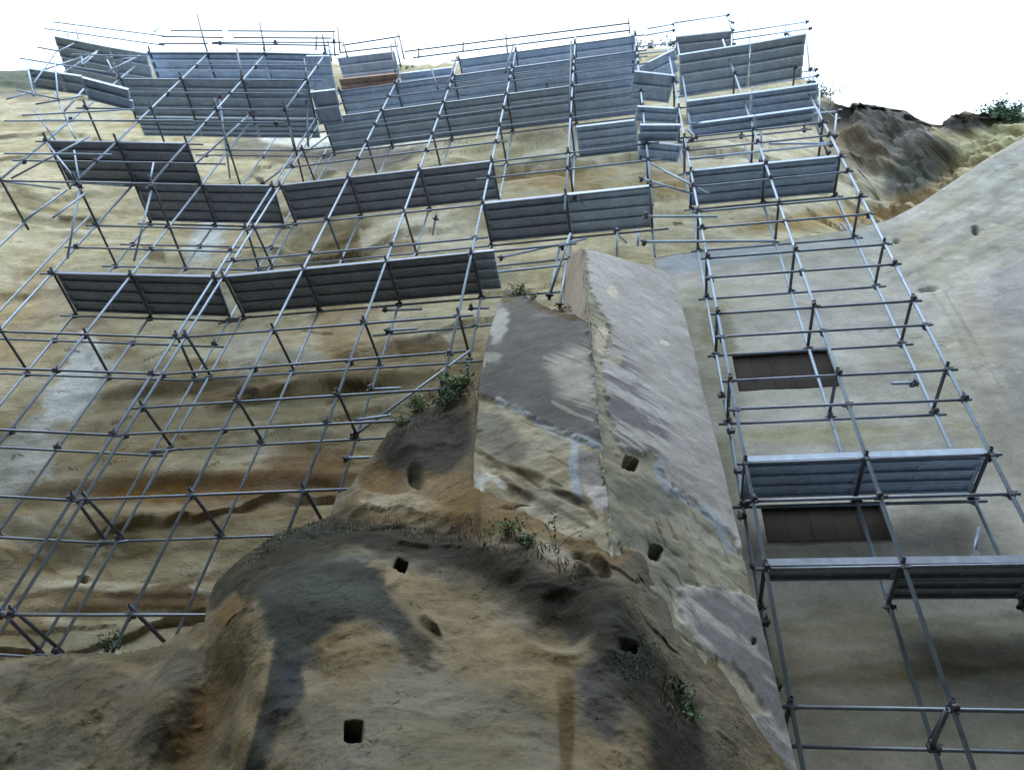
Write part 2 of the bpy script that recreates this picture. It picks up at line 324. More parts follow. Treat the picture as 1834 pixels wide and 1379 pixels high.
ppoly(col, X, Y, P, [  # stone patches, plus painted shade of crevices, overhangs and small holes
    ([(470, 850), (540, 800), (620, 800), (640, 830), (560, 850), (600, 870), (480, 885)], (.19, .12, .06), .7, 16, 3),
    ([(330, 900), (560, 905), (560, 925), (400, 930), (320, 925)], (.20, .13, .07), .6, 12, 3),
    ([(330, 1040), (180, 1062), (200, 1085), (360, 1095), (372, 1075)], (.15, .10, .055), .8, 8, 3),
    ([(330, 700), (470, 680), (520, 690), (460, 712), (370, 730)], (.20, .135, .07), .8, 10, 3),
    ([(600, 684), (655, 682), (690, 694), (640, 702)], (.06, .045, .03), .9, 6, 2),
    ([(560, 650), (620, 650), (720, 640), (790, 655), (760, 690), (640, 668)], (.36, .28, .17), .7, 14, 3),
    ([(690, 560), (810, 572), (820, 600), (740, 590), (700, 610)], (.42, .36, .25), .8, 10, 3),
    ([(700, 605), (790, 600), (810, 625), (720, 640)], (.20, .13, .07), .8, 10, 3),
    ([(430, 700), (520, 720), (620, 790), (560, 800), (470, 760)], (.36, .31, .20), .7, 16, 4),
    ([(400, 610), (470, 590), (490, 640), (450, 670), (400, 650)], (.42, .40, .32), .6, 16, 4),
    ([(470, 640), (540, 620), (600, 640), (540, 655)], (.50, .49, .42), .8, 10, 3),
    ([(0, 920), (60, 925), (150, 960), (190, 1010), (100, 1000), (0, 960)], (.44, .39, .27), .75, 14, 3),
    ([(5, 985), (50, 985), (110, 1030), (60, 1020)], (.14, .10, .05), .8, 8, 3),
    ([(180, 1010), (330, 985), (400, 990), (370, 1030), (210, 1050)], (.40, .34, .22), .8, 12, 3),
    ([(190, 1090), (370, 1098), (360, 1120), (180, 1120)], (.42, .37, .26), .7, 10, 3),
    ([(0, 340), (60, 350), (110, 380), (60, 376), (0, 362)], (.25, .19, .11), .8, 6, 3),
    ([(100, 384), (190, 392), (180, 402), (110, 396)], (.10, .07, .04), .9, 4, 2),
    ([(640, 410), (700, 400), (820, 420), (870, 450), (760, 460), (690, 470), (650, 450)], (.60, .54, .39), .8, 12, 3),
    ([(690, 430), (740, 425), (760, 455), (700, 460)], (.30, .22, .12), .7, 10, 3),
    ([(255, 440), (290, 445), (300, 470), (265, 470)], (.16, .11, .06), .8, 8, 3),
    ([(1205, 398), (1222, 397), (1224, 404), (1206, 405)], (.05, .04, .03), .9, 2, 2), ([(455, 315), (472, 320), (470, 328), (458, 324)], (.06, .05, .04), .9, 2, 2),
    ([(920, 250), (990, 235), (1010, 245), (950, 262)], (.25, .20, .13), .7, 10, 3), ([(900, 310), (1020, 300), (1130, 330), (1020, 345)], (.40, .29, .14), .6, 16, 4),
    ([(930, 265), (1020, 262), (1020, 290), (940, 285)], (.66, .60, .44), .7, 12, 4)], hf)
for _ in range(26):
    x0, y0 = random.uniform(0, 800), random.uniform(560, 1130); L_ = random.uniform(14, 60); a_ = random.uniform(-.5, .3)
    pline(col, X, Y, P, [([(x0, y0), (x0 + L_ * .5, y0 + L_ * .5 * a_ + random.uniform(-4, 4)), (x0 + L_, y0 + L_ * a_)], (.09, .06, .035), random.uniform(1.2, 2.6), .75)])
pline(col, X, Y, P, [([(150, 600), (175, 625), (160, 660)], (.7, .7, .66), 10, .7), ([(130, 700), (100, 740), (70, 770)], (.62, .62, .58), 12, .6), ([(430, 700), (455, 700)], (.04, .03, .02), 7, .9), ([(395, 1028), (410, 1010)], (.2, .2, .2), 2, .5)])
top = P[-1].copy(); back = [top]
for i, dd in enumerate((1.2, 4, 12, 40)):
    t = top * 1.0; t[:, 0] += np.sin(AZ) * dd; t[:, 1] += np.cos(AZ) * dd; t[:, 2] += .3 * dd ** .5 + .25 * fbm(t, (.5, .5, .5), 2, i); back.append(t)
Pc = np.concatenate([P, np.array(back[1:])]); Cc = np.concatenate([col] + [col[-1:] * .8] * 4)
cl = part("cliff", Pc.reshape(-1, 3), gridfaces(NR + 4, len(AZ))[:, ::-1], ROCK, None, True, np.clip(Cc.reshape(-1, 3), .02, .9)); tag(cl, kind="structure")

# unseen blocker added behind the viewer, keeps the foot of the cliff in shade
U = np.linspace(-34, 34, 140); V = np.linspace(-1.8, 15, 60); UU, VV = np.meshgrid(U, V)
Pb = np.stack([UU, -7.0 - .10 * VV + 0 * UU, VV], -1)
Pb[..., 1] += .9 * fbm(Pb, (.3, .3, .5), 4, 90) - .012 * (UU * 0) + .006 * UU ** 2
Pb[-1, :, 1] -= 30; 
cb = np.ones(Pb.shape) * np.array((.11, .10, .07)) * (1 + .3 * fbm(Pb, (.5, .5, 1.5), 3, 95))[..., None]
ob = part("added_shade_blocker", Pb.reshape(-1, 3), gridfaces(60, 140), ROCK, None, True, cb.reshape(-1, 3)); tag(ob, kind="structure")

# ------------------------------------------------------------------ plastered retaining wall with two boarded openings
WN = np.array([.2462, .9692, 0]); WT = np.array([WN[1], -WN[0], 0]); WD = float(np.array([3.53, 8.52, 0]) @ WN)
def onwall(px, py, off=0): r = ray(px, py); return r * ((WD + off) / (r @ WN))[..., None] if np.ndim(px) else r * ((WD + off) / (r @ WN))
def wst(p): q = onwall(float(p[0]), float(p[1])); return q @ WT, q[2]
wtop = [wst(p) for p in [(1172, 462), (1215, 455), (1260, 450), (1330, 441), (1400, 432), (1470, 421), (1530, 410), (1565, 402), (1600, 390), (1650, 364), (1700, 330), (1760, 290), (1834, 245), (1900, 210)]]
s0 = wtop[0][0]; s1 = wtop[-1][0] + 3
ops = []
for a, b in (((1310, 634), (1503, 691)), ((1362, 905), (1597, 966))):
    A_, B_ = wst(a), wst(b); ops.append((A_[0], B_[0], B_[1], A_[1]))
ss = np.unique(np.concatenate([np.linspace(s0, s1, 330)] + [np.array(o_[:2]) for o_ in ops]))
ts = np.linspace(0, 1, 420)
zt = np.interp(ss, [a[0] for a in wtop], [a[1] for a in wtop])
zb = -1.7
zlev = np.unique(np.concatenate([zb + (30 - zb) * ts * .62] + [np.array(o_[2:]) for o_ in ops]))
SS, ZZ = np.meshgrid(ss, zlev); capped = ZZ >= zt[None, :]; ZZ2 = np.minimum(ZZ, zt[None, :])
Pw = WT * SS[..., None] + WN * WD + np.array([0, 0, 1.0]) * ZZ2[..., None]
cxm = (SS[:-1, :-1] + SS[1:, 1:]) / 2; czm = (ZZ[:-1, :-1] + ZZ[1:, 1:]) / 2
keep = ~(capped[:-1, :-1] & capped[:-1, 1:])
hole = np.zeros_like(keep)
for o_ in ops: hole |= (cxm > o_[0]) & (cxm < o_[1]) & (czm > o_[2]) & (czm < o_[3])
Xw, Yw = proj(Pw)
relw = .02 * fbm(Pw, (.7, .7, .9), 4, 120) + .008 * fbm(Pw, (4, 4, 5), 3, 130)
relw += .05 * sst(1590, 1640, Xw) * fbm(Pw, (1.0, 1.0, .3), 3, 133)
relw += -dent(Xw, Yw, [(1748, 413, 5, 7, 0, -.25, 3), (1606, 432, 4, 4, 0, -.15, 3), (1663, 520, 16, 3, -8, -.12, 1)])
relw = relw * (ZZ < zt[None, :])
Pw = Pw + WN * relw[..., None]
cw = np.ones(Pw.shape) * np.array((.50, .48, .42)) * (1 + .13 * fbm(Pw, (.6, .6, .8), 4, 140))[..., None]
n3 = fbm(Pw, (1.5, 1.5, .35), 4, 150); n4 = fbm(Pw, (.5, .5, 3.5), 4, 160)
m = sst(.1, .5, n4)[..., None] * .35; cw = cw * (1 - m) + np.array((.42, .38, .24)) * m
m = (sst(7.5, 3, ZZ))[..., None] * .45; cw = cw * (1 - m) + np.array((.33, .30, .20)) * m
paint(cw, Xw, Yw, Pw, [
    (1275, 620, 40, 170, -13, (.36, .35, .27), .7, .5), (1285, 590, 30, 50, -13, (.26, .24, .15), .6, 1), (1300, 860, 30, 90, -10, (.30, .29, .2), .7, .5), (1230, 470, 60, 22, -10, (.42, .45, .49), .9, .5), (1330, 458, 90, 16, -7, (.42, .45, .48), .8, .6),
    (1245, 500, 40, 16, 0, (.5, .46, .42), .8, .5), (1480, 437, 120, 12, -6, (.52, .52, .53), .7), (1560, 424, 60, 12, -8, (.36, .40, .42), .7), (1480, 560, 150, 60, 0, (.5, .48, .46), .5),
    (1690, 430, 90, 50, -35, (.52, .46, .30), .75, 1.1), (1760, 380, 110, 30, -35, (.34, .35, .33), .75, 1), (1800, 300, 90, 12, -35, (.55, .56, .55), .85, .5), (1700, 480, 60, 30, 0, (.5, .48, .36), .6, 1.2),
    (1810, 520, 60, 60, 0, (.50, .48, .48), .7), (1760, 600, 50, 90, -25, (.40, .36, .30), .6), (1640, 540, 30, 70, -25, (.47, .46, .42), .6), (1800, 760, 60, 120, -30, (.32, .32, .31), .6), (1720, 740, 30, 120, -28, (.46, .44, .32), .6),
    (1500, 780, 170, 20, 0, (.42, .40, .24), .6, 1), (1450, 590, 30, 14, 0, (.55, .53, .5), .5), (1640, 940, 70, 50, 0, (.38, .36, .32), .6), (1720, 960, 16, 60, 0, (.34, .31, .24), .6, .5),
    (1700, 900, 60, 40, 0, (.42, .42, .36), .6), (1500, 1120, 140, 40, 0, (.28, .26, .16), .5), (1620, 1200, 150, 20, 0, (.24, .24, .15), .6), (1640, 640, 40, 8, 5, (.3, .28, .2), .5)])
pline(cw, Xw, Yw, Pw, [([(1690, 520), (1750, 620), (1834, 770)], (.30, .29, .24), 3, .6), ([(1640, 480), (1700, 570), (1790, 750)], (.33, .31, .26), 3, .5), ([(1190, 520), (1340, 500), (1560, 480)], (.40, .39, .35), 3, .35), ([(1350, 780), (1600, 770), (1834, 755)], (.34, .32, .2), 6, .4),
    ([(1380, 1130), (1560, 1120), (1834, 1100)], (.25, .24, .16), 8, .5), ([(1400, 1220), (1600, 1215), (1834, 1190)], (.22, .2, .12), 10, .5), ([(1596, 385), (1680, 345), (1834, 262)], (.34, .36, .37), 5, .6), ([(1600, 405), (1700, 360), (1834, 290)], (.58, .58, .56), 5, .5)])
ppoly(cw, Xw, Yw, Pw, [([(1560, 430), (1700, 340), (1900, 220), (1900, 420), (1760, 480), (1600, 520)], (.37, .355, .31), .55, 20, 20), ([(1780, 480), (1900, 400), (1900, 900), (1800, 760)], (.33, .32, .31), .6, 24, 20), ([(1700, 560), (1760, 640), (1834, 800), (1834, 900), (1760, 760)], (.40, .37, .29), .5, 16, 12)])
for _ in range(70):
    x0, y0 = random.uniform(1580, 1840), random.uniform(260, 520); L_ = random.uniform(30, 130); s_ = -random.uniform(.45, .62)
    pline(cw, Xw, Yw, Pw, [([(x0, y0), (x0 + L_, y0 + L_ * s_)], random.choice([(.24, .24, .22), (.30, .29, .25), (.56, .54, .48), (.44, .40, .27)]), random.uniform(1.5, 6), .4)])
for _ in range(60):
    x0, y0 = random.uniform(1560, 1834), random.uniform(280, 700); L_ = random.uniform(5, 22)
    pline(cw, Xw, Yw, Pw, [([(x0, y0), (x0 + L_, y0 - L_ * random.uniform(.1, .7))], random.choice([(.22, .22, .2), (.62, .6, .55), (.3, .28, .2)]), random.uniform(1, 3), .7)])
wl = empty("retaining_wall", WT * ss[0] + WN * WD + np.array([0, 0, -1.6])); tag(wl, "pale plastered retaining wall rising to the right, with two dark boarded openings", "wall")
part("wall_face", Pw.reshape(-1, 3), gridfaces(*SS.shape, keep=keep & ~hole)[:, ::-1], PLAS, wl, True, np.clip(cw.reshape(-1, 3), .02, .9))
tp = WT * ss[:, None] + WN * (WD - .004) + np.array([0, 0, 1.0]) * zt[:, None]; tb = tp + WN * .55
V_ = np.concatenate([tp, tb, tb - np.array([0, 0, 1]) * (zt[:, None] + 1.7), tp - np.array([0, 0, 1]) * (zt[:, None] + 1.7)]); n_ = len(ss)
F_ = [(i, i + 1, n_ + i + 1, n_ + i) for i in range(n_ - 1)] + [(n_ + i, n_ + i + 1, 2 * n_ + i + 1, 2 * n_ + i) for i in range(n_ - 1)] + [(0, n_, 2 * n_, 3 * n_), (n_ - 1, 4 * n_ - 1, 3 * n_ - 1, 2 * n_ - 1)]
part("coping", V_, F_, PLAS, wl, False, np.ones((len(V_), 3)) * np.array((.40, .42, .44)))
BOARD = metal_mat("brown_board", (.036, .026, .02), 0, .8, .35, 0, 4)
for o_ in ops:
    a, b, c, d = o_
    def wp(s, z, off): return WT * s + WN * (WD + off) + np.array([0, 0, z])
    V_ = [wp(s, z, off) for off in (-.01, .14) for s, z in ((a, c), (b, c), (b, d), (a, d))]
    rv = part("opening", V_, [(0, 4, 5, 1), (1, 5, 6, 2), (2, 6, 7, 3), (3, 7, 4, 0)], PLAS, wl, False, np.ones((8, 3)) * np.array((.12, .10, .08)))
    nb = 5; wdt = (b - a) / nb
    for i in range(nb):
        x0, x1 = a + i * wdt + .002, a + (i + 1) * wdt - .002; dd = .085 + .006 * (i % 2)
        Vb = [wp(s, z, of) for of in (dd, dd + .03) for s, z in ((x0, c), (x1, c), (x1, d), (x0, d))]
        bo = bpy.data.objects.new("board", mesh("board", np.array(Vb) - np.array(wl.location), [(0, 1, 2, 3), (7, 6, 5, 4), (0, 4, 5, 1), (1, 5, 6, 2), (2, 6, 7, 3), (3, 7, 4, 0)], BOARD, False)); link(bo, rv)

# ------------------------------------------------------------------ masonry buttress
def P3(px, py, y): return at_y(float(px), float(py), float(y))
CT, CBm = P3(1043, 443, 7.2), P3(1088, 920, 6.1)                     # corner edge, top and middle
CB0 = CBm + (CBm - CT) * 0.62
RT, RB = P3(1207, 489, 8.0), P3(1425, 1365, 7.1); RB = RB + (RB - RT) * .35
def corner_at(py):
    lo, hi = 0, 1.7
    for _ in range(40):
        m_ = (lo + hi) / 2; q = CT + (CBm - CT) * m_
        if proj(q)[1] < py: lo = m_
        else: hi = m_
    return CT + (CBm - CT) * lo
def patch(A_, B_, C_, D_, nr, nc):
    s, t = np.meshgrid(np.linspace(0, 1, nc), np.linspace(0, 1, nr)); s, t = s[..., None], t[..., None]
    return (A_ * (1 - s) + B_ * s) * (1 - t) + (D_ * (1 - s) + C_ * s) * t
bt = empty("masonry_buttress", np.array([1.8, 7.6, -1.6])); tag(bt, "tall battered masonry buttress with stained pale render flaking off its stonework", "buttress")
def rframe(Pp):
    N = np.cross(Pp[-1, 0] - Pp[0, 0], Pp[0, -1] - Pp[0, 0]); N /= np.linalg.norm(N)
    return N if N[1] < 0 else -N                                     # towards the viewer
Pr = patch(CT, RT, RB, CB0, 430, 190); NRr = rframe(Pr)
Xr, Yr = proj(Pr)
SGr, TGr = np.meshgrid(np.linspace(0, 2.1, 190), np.linspace(0, 11, 430))
SPr = np.stack([SGr, TGr - .10 * SGr, 0 * SGr], -1)
streak = .8 * fbm(SPr, (.7, 5.5, 1), 4, 200, .6) + .35 * fbm(SPr, (2.2, 14, 1), 3, 204)
big = fbm(Pr, (.7, .7, .7), 4, 210); smn = fbm(Pr, (6, 6, 8), 3, 220)
cr = np.ones(Pr.shape) * np.array((.43, .405, .38)) * (1 + .08 * big)[..., None]
# where the render has come off, pale yellow stone shows
nzr = big + .6 * smn + .5 * streak + .3 * fbm(Pr, (16, 16, 20), 2, 225)
bare = region(Xr, Yr, Pr, [(1050, 800), (1112, 806), (1172, 812), (1196, 868), (1250, 905), (1318, 965), (1345, 1010), (1348, 1062), (1290, 1050), (1218, 1058), (1235, 1110), (1262, 1160), (1330, 1205), (1372, 1275), (1330, 1300), (1290, 1366), (1270, 1500), (1000, 1500)], 16, 5, nzr)
bare = np.maximum(bare, region(Xr, Yr, Pr, [(1030, 440), (1052, 446), (1062, 520), (1080, 560), (1092, 600), (1078, 640), (1086, 700), (1096, 760), (1110, 810), (1040, 820)], 14, 4, nzr))
sreg = region(Xr, Yr, Pr, [(1060, 580), (1100, 590), (1140, 650), (1180, 720), (1215, 780), (1262, 860), (1290, 905), (1215, 880), (1170, 815), (1100, 810), (1060, 760)], 34, 16, 1.4 * streak + .4 * big)
stain = sreg * sst(-.16, .06, streak + .2 * big)
sreg2 = region(Xr, Yr, Pr, [(1205, 1055), (1300, 1040), (1352, 1060), (1420, 1250), (1450, 1500), (1370, 1500), (1345, 1290), (1310, 1200), (1240, 1150)], 34, 12, streak + .5 * big + .5 * smn)
low_st = sreg2 * sst(-.30, .02, streak + .3 * smn)
stc = np.array((.15, .138, .145))
for mk, c in ((stain * .8, stc), (low_st * .85, np.array((.20, .185, .19)))): cr = cr * (1 - mk[..., None]) + c * mk[..., None]
stone = np.array((.335, .305, .225)) * (1 + .22 * fbm(Pr, (2.2, 2.2, 3), 3, 230)[..., None])
gs = sst(.0, .4, streak + .5 * big)[..., None] * .6; stone = stone * (1 - gs) + np.array((.19, .19, .15)) * gs
cr = cr * (1 - bare[..., None]) + stone * bare[..., None]
pline(cr, Xr, Yr, Pr, [([(1140, 1000), (1200, 1020), (1290, 1055)], (.15, .13, .1), 2.5, .7), ([(1110, 845), (1150, 850), (1200, 885)], (.2, .17, .12), 3, .6), ([(1230, 1180), (1290, 1225), (1340, 1262)], (.14, .12, .09), 3, .7), ([(1180, 1210), (1225, 1250), (1250, 1300)], (.2, .17, .12), 3, .5), ([(1150, 930), (1230, 960), (1320, 1010)], (.25, .22, .16), 2, .5), ([(1210, 1060), (1215, 1100), (1265, 1165)], (.6, .57, .45), 4, .5),
    ([(1180, 828), (1192, 866), (1225, 888), (1262, 912), (1290, 942), (1312, 985)], (.33, .37, .43), 8, .75)])
paint(cr, Xr, Yr, Pr, [
    (1098, 522, 12, 9, 30, (.62, .56, .44), .9, .6), (1190, 615, 10, 4, 20, (.68, .64, .55), .9, .4), (1080, 605, 14, 26, 0, (.58, .52, .38), .8), (1100, 645, 16, 14, 0, (.5, .46, .34), .6), (1240, 830, 40, 60, -20, (.42, .38, .37), .5)])
rr = .02 * fbm(Pr, (1, 1, 1.2), 4, 240) + bare * (-.035 + .03 * fbm(Pr, (3, 3, 4), 4, 250)) + .01 * smn
# stone courses show in the bare part
uu = (Pr - CT) @ ((RT - CT) / np.linalg.norm(RT - CT)); vv = Pr[..., 2] + .28 * uu; row = np.floor(vv / .30)
js = np.minimum(abs((vv / .30) % 1 - .5), abs(((uu / .5) + .5 * (row % 2)) % 1 - .5) * 1.6)
ppoly(cr, Xr, Yr, Pr, [([(1096, 850), (1180, 862), (1225, 905), (1180, 925), (1105, 900)], (.165, .165, .135), .75, 22, 8), ([(1100, 930), (1190, 950), (1230, 990), (1170, 1000), (1115, 970)], (.17, .17, .14), .7, 22, 8), ([(1150, 1020), (1230, 1010), (1260, 1050), (1200, 1080)], (.20, .195, .155), .6, 20, 8),
    ([(1170, 1100), (1240, 1120), (1260, 1170), (1200, 1170)], (.21, .20, .15), .6, 20, 8), ([(1240, 1000), (1330, 1010), (1335, 1040), (1270, 1040)], (.40, .375, .29), .6, 14, 6), ([(1250, 1200), (1330, 1230), (1350, 1280), (1290, 1300), (1240, 1260)], (.36, .33, .235), .7, 16, 6), ([(1230, 930), (1300, 965), (1320, 1000), (1250, 985)], (.39, .37, .30), .6, 14, 6)], nzr)
jt = sst(.46, .495, np.maximum(abs((vv / .30) % 1 - .5) , abs(((uu / .55) + .5 * (row % 2)) % 1 - .5))) * bare * sst(-.1, .3, fbm(Pr, (.8, .8, .8), 3, 260))
rr -= .02 * jt; cr = cr * (1 - .3 * jt[..., None])
rr -= dent(Xr, Yr, [(1133, 826, 13, 11, 20, .6, 8), (1178, 986, 11, 12, 15, .6, 8), (1134, 1090, 10, 14, 0, .5, 5), (1168, 1180, 14, 17, 15, .6, 6), (1120, 1110, 16, 10, 0, .3, 2), (1350, 1150, 4, 4, 0, .1, 2)])
nse = fbm(Pr, (5, 5, 6), 3, 270)
edge = (np.linspace(1, 0, 190) ** 30)[None, :]; rr = rr - edge * (.02 + .10 * nse)
Pr = Pr + NRr * rr[..., None]
part("render_face", Pr.reshape(-1, 3), gridfaces(430, 190), MAS, bt, True, np.clip(cr.reshape(-1, 3), .02, .9))
# left face (dark, stained)
LT, LTR = P3(903, 512, 7.9), corner_at(568); LB = P3(850, 1040, 6.9); LBR = corner_at(1060)
Pl = patch(LT, LTR, LBR, LB, 330, 170)
bul = np.sin(np.linspace(0, 1, 330) * math.pi)[:, None] * (1 - np.linspace(0, 1, 170))[None, :]
Pl = Pl + np.array([-.22, -.05, 0]) * bul[..., None]
NL = rframe(Pl); Xl, Yl = proj(Pl)
SGl, TGl = np.meshgrid(np.linspace(0, 1.9, 170), np.linspace(0, 7, 330))
SPl = np.stack([SGl, TGl - .05 * SGl, 0 * SGl], -1)
st2 = fbm(SPl, (.6, 4.0, 1), 4, 300) + .25 * fbm(SPl, (2.2, 14, 1), 3, 304); b2 = fbm(Pl, (.8, .8, .8), 4, 310)
clf = np.ones(Pl.shape) * np.array((.145, .137, .13)) * (1 + .12 * st2)[..., None]
nzl = b2 + .6 * fbm(Pl, (6, 6, 8), 3, 320) + .4 * st2 + .3 * fbm(Pl, (16, 16, 20), 2, 325)
pale = region(Xl, Yl, Pl, [(975, 650), (1010, 628), (1052, 615), (1070, 700), (1078, 752), (1040, 742), (1000, 705)], 22, 16, st2 + .4 * b2) * sst(-.5, .0, st2)
clf = clf * (1 - pale[..., None] * .9) + np.array((.40, .38, .33)) * pale[..., None] * .9
bl2 = region(Xl, Yl, Pl, [(850, 700), (893, 715), (930, 728), (985, 765), (1040, 785), (1080, 800), (1120, 1100), (800, 1100)], 7, 4, nzl)
stn2 = np.array((.345, .305, .215)) * (1 + .22 * fbm(Pl, (2, 2, 3), 3, 330))[..., None]
clf = clf * (1 - bl2[..., None]) + stn2 * bl2[..., None]
ppoly(clf, Xl, Yl, Pl, [([(838, 720), (895, 722), (925, 760), (942, 800), (925, 830), (880, 815), (845, 795)], (.16, .15, .12), .8, 18, 12), ([(1032, 800), (1082, 806), (1088, 866), (1060, 876), (1030, 850)], (.25, .24, .23), .85, 8, 4),
    ([(1040, 862), (1090, 866), (1090, 925), (1062, 905)], (.46, .43, .42), .9, 4, 3), ([(930, 855), (1000, 880), (1060, 915), (1040, 935), (980, 915), (930, 890)], (.17, .16, .12), .6, 14, 10), ([(838, 850), (870, 845), (860, 880), (835, 905)], (.58, .58, .54), .85, 8, 4)], nzl)
pline(clf, Xl, Yl, Pl, [([(893, 716), (930, 730), (980, 766), (1035, 784), (1078, 800)], (.38, .42, .45), 6, .85), ([(1028, 790), (1022, 840), (1030, 880)], (.36, .41, .46), 8, .85)])
paint(clf, Xl, Yl, Pl, [(893, 585, 18, 45, 8, (.42, .41, .38), .85, .9), (880, 640, 24, 12, 0, (.36, .35, .3), .7, 1), (862, 652, 9, 8, 0, (.45, .38, .25), .9), (905, 530, 40, 12, 25, (.14, .12, .06), .8), (980, 550, 60, 8, 20, (.12, .09, .05), .8), (847, 870, 18, 24, 20, (.55, .55, .5), .8, .6)])
pline(clf, Xl, Yl, Pl, [([(845, 800), (885, 822), (930, 838), (962, 862)], (.12, .09, .05), 5, .8), ([(940, 868), (1000, 872), (1040, 893), (1065, 922)], (.10, .08, .05), 5, .8), ([(895, 850), (930, 872), (990, 905), (1050, 940)], (.13, .11, .07), 6, .7),
    ([(930, 748), (975, 765), (1010, 778)], (.18, .15, .1), 2, .7), ([(985, 812), (1015, 830)], (.15, .12, .08), 2, .7), ([(960, 800), (990, 806)], (.15, .12, .08), 2, .6), ([(850, 860), (880, 850), (900, 866)], (.6, .6, .56), 5, .7), ([(975, 640), (1010, 655)], (.4, .38, .34), 3, .6), ([(990, 720), (1030, 742), (1060, 752)], (.36, .34, .3), 3, .7)])
rl = .03 * fbm(Pl, (1, 1, 1.2), 4, 340) + bl2 * (-.04 + .05 * fbm(Pl, (2.5, 2.5, 4), 4, 350))
rl -= .28 * dent(Xl + 14 * b2, Yl + 9 * st2 + 6 * b2, [(940, 850, 26, 11, 18, .25, .8), (880, 832, 14, 8, 10, .2, .8), (1010, 880, 20, 8, 22, .22, .8), (1040, 893, 16, 9, 30, .2, .8), (925, 882, 24, 10, 25, .22, .7), (990, 865, 12, 5, 20, .12, .8), (862, 655, 6, 7, 0, .15, 2)])
edl = (np.linspace(0, 1, 170) ** 14)[None, :]; rl = rl - (edl ** 2) * (.02 + .08 * fbm(Pl, (5, 5, 6), 3, 271))
edl = (np.linspace(1, 0, 330) ** 20)[:, None]; rl = rl - edl * (.12 + .2 * fbm(Pl, (3, 3, 3), 3, 275))
Pl = Pl + NL * rl[..., None]
part("stained_face", Pl.reshape(-1, 3), gridfaces(330, 170), MAS, bt, True, np.clip(clf.reshape(-1, 3), .02, .9))
# narrow tan return of the upper part, the ledge behind the stained face, and the backs
def skin(name, rows, c, parent=bt, mat=MAS, amp=.03, n=40):
    rows = [np.array(r) for r in rows]; out = []
    for a, b in zip(rows[:-1], rows[1:]):
        for t in np.linspace(0, 1, n, endpoint=False): out.append(a * (1 - t) + b * t)
    out.append(rows[-1]); Q = np.array(out)
    if amp: Q = Q + (fbm(Q, (1.5, 1.5, 1.5), 3, 400) * amp)[..., None] * np.array([.3, -1, .3])
    cc = np.ones(Q.shape) * np.array(c) * (1 + .2 * fbm(Q, (1.5, 1.5, 1.5), 3, 401))[..., None]
    return part(name, Q.reshape(-1, 3), gridfaces(*Q.shape[:2]), mat, parent, True, cc.reshape(-1, 3))
def lerp(a, b, n): t = np.linspace(0, 1, n)[:, None]; return a * (1 - t) + b * t
e0 = lerp(CT, corner_at(620), 40); e1 = lerp(P3(1008, 472, 8.6), P3(1012, 640, 8.0), 40)
skin("side_face", [e0 - np.array([0, 0, 0]), e1], (.42, .35, .28), amp=0)
rim = Pl[0]; skin("ledge", [rim, rim + np.array([.15, 1.6, .5]), rim + np.array([.3, 3.5, .6])], (.16, .13, .08), amp=.1)
lf = Pl[:, 0]; skin("left_return", [lf, lf + np.array([.05, 1.6, .2]), lf + np.array([.1, 3.2, .2])], (.38, .31, .2), amp=.05)
rt = Pr[:, -1]; skin("right_return", [rt, rt + np.array([.25, .9, 0]), rt + np.array([.5, 1.8, 0])], (.36, .34, .28), amp=0)
tpp = Pr[0]; skin("buttress_top", [tpp, tpp + np.array([.1, .7, .6]), tpp + np.array([.2, 1.8, .9])], (.40, .38, .34), amp=.03)

# ------------------------------------------------------------------ rock outcrop in front
topline = np.array([(-420, 1230), (-150, 1200), (0, 1182), (90, 1172), (188, 1172), (240, 1168), (300, 1148), (350, 1122), (366, 1112), (370, 1085), (384, 1048), (410, 1018), (460, 978), (520, 948), (570, 932), (592, 918), (606, 885), (622, 868), (640, 846), (668, 800),
    (690, 778), (715, 752), (745, 736), (790, 725), (822, 700), (838, 672), (850, 700), (856, 730), (862, 760), (900, 800), (1000, 870), (1085, 930), (1130, 960), (1180, 1040), (1260, 1150), (1330, 1260), (1500, 1500)], float)
def face_depth(px, py):                                              # plan depth of the buttress faces
    r = ray(float(px), float(py))
    yl = (LTR @ NL) / (r @ NL) * r[1]; yr = (CT @ NRr) / (r @ NRr) * r[1]
    return max(yl, yr) if False else (yl if px < 1088 else yr)
ctrl = [(-420, 1240, 9.6), (-150, 1200, 9.2), (0, 1182, 8.95), (188, 1172, 8.75), (300, 1150, 8.5), (370, 1085, 8.2), (410, 1018, 8.2), (520, 948, 8.1), (600, 915, 8.1), (640, 846, 8.3), (700, 770, 8.3), (760, 735, 8.2), (835, 680, 8.0),
        (600, 950, 7.6), (520, 1000, 7.4), (450, 1050, 7.3), (400, 1110, 7.2), (380, 1180, 7.3), (300, 1250, 7.2), (200, 1300, 7.6), (0, 1366, 8.2), (-300, 1420, 8.8), (0, 1270, 8.5),
        (640, 1040, 6.5), (500, 1080, 6.5), (540, 1200, 6.0), (480, 1320, 5.8), (640, 1310, 5.2), (440, 1366, 5.9), (360, 1366, 7.0), (410, 1290, 6.9), (400, 1366, 6.8), (425, 1230, 6.9), (470, 1160, 6.2), (462, 1240, 6.0), (446, 1320, 5.85), (700, 1100, 6.1), (760, 1140, 5.9), (780, 1200, 5.8), (700, 950, 7.2), (800, 1000, 6.8), (900, 1050, 6.3), (900, 1200, 5.6), (900, 1340, 5.0),
        (640, 1460, 4.7), (1000, 1460, 4.6), (1000, 1180, 5.6), (1080, 1300, 5.3), (700, 860, 7.9), (660, 890, 7.8), (760, 850, 7.7), (820, 800, 7.8), (800, 900, 7.3), (720, 790, 8.0), (1000, 1060, 6.0)]
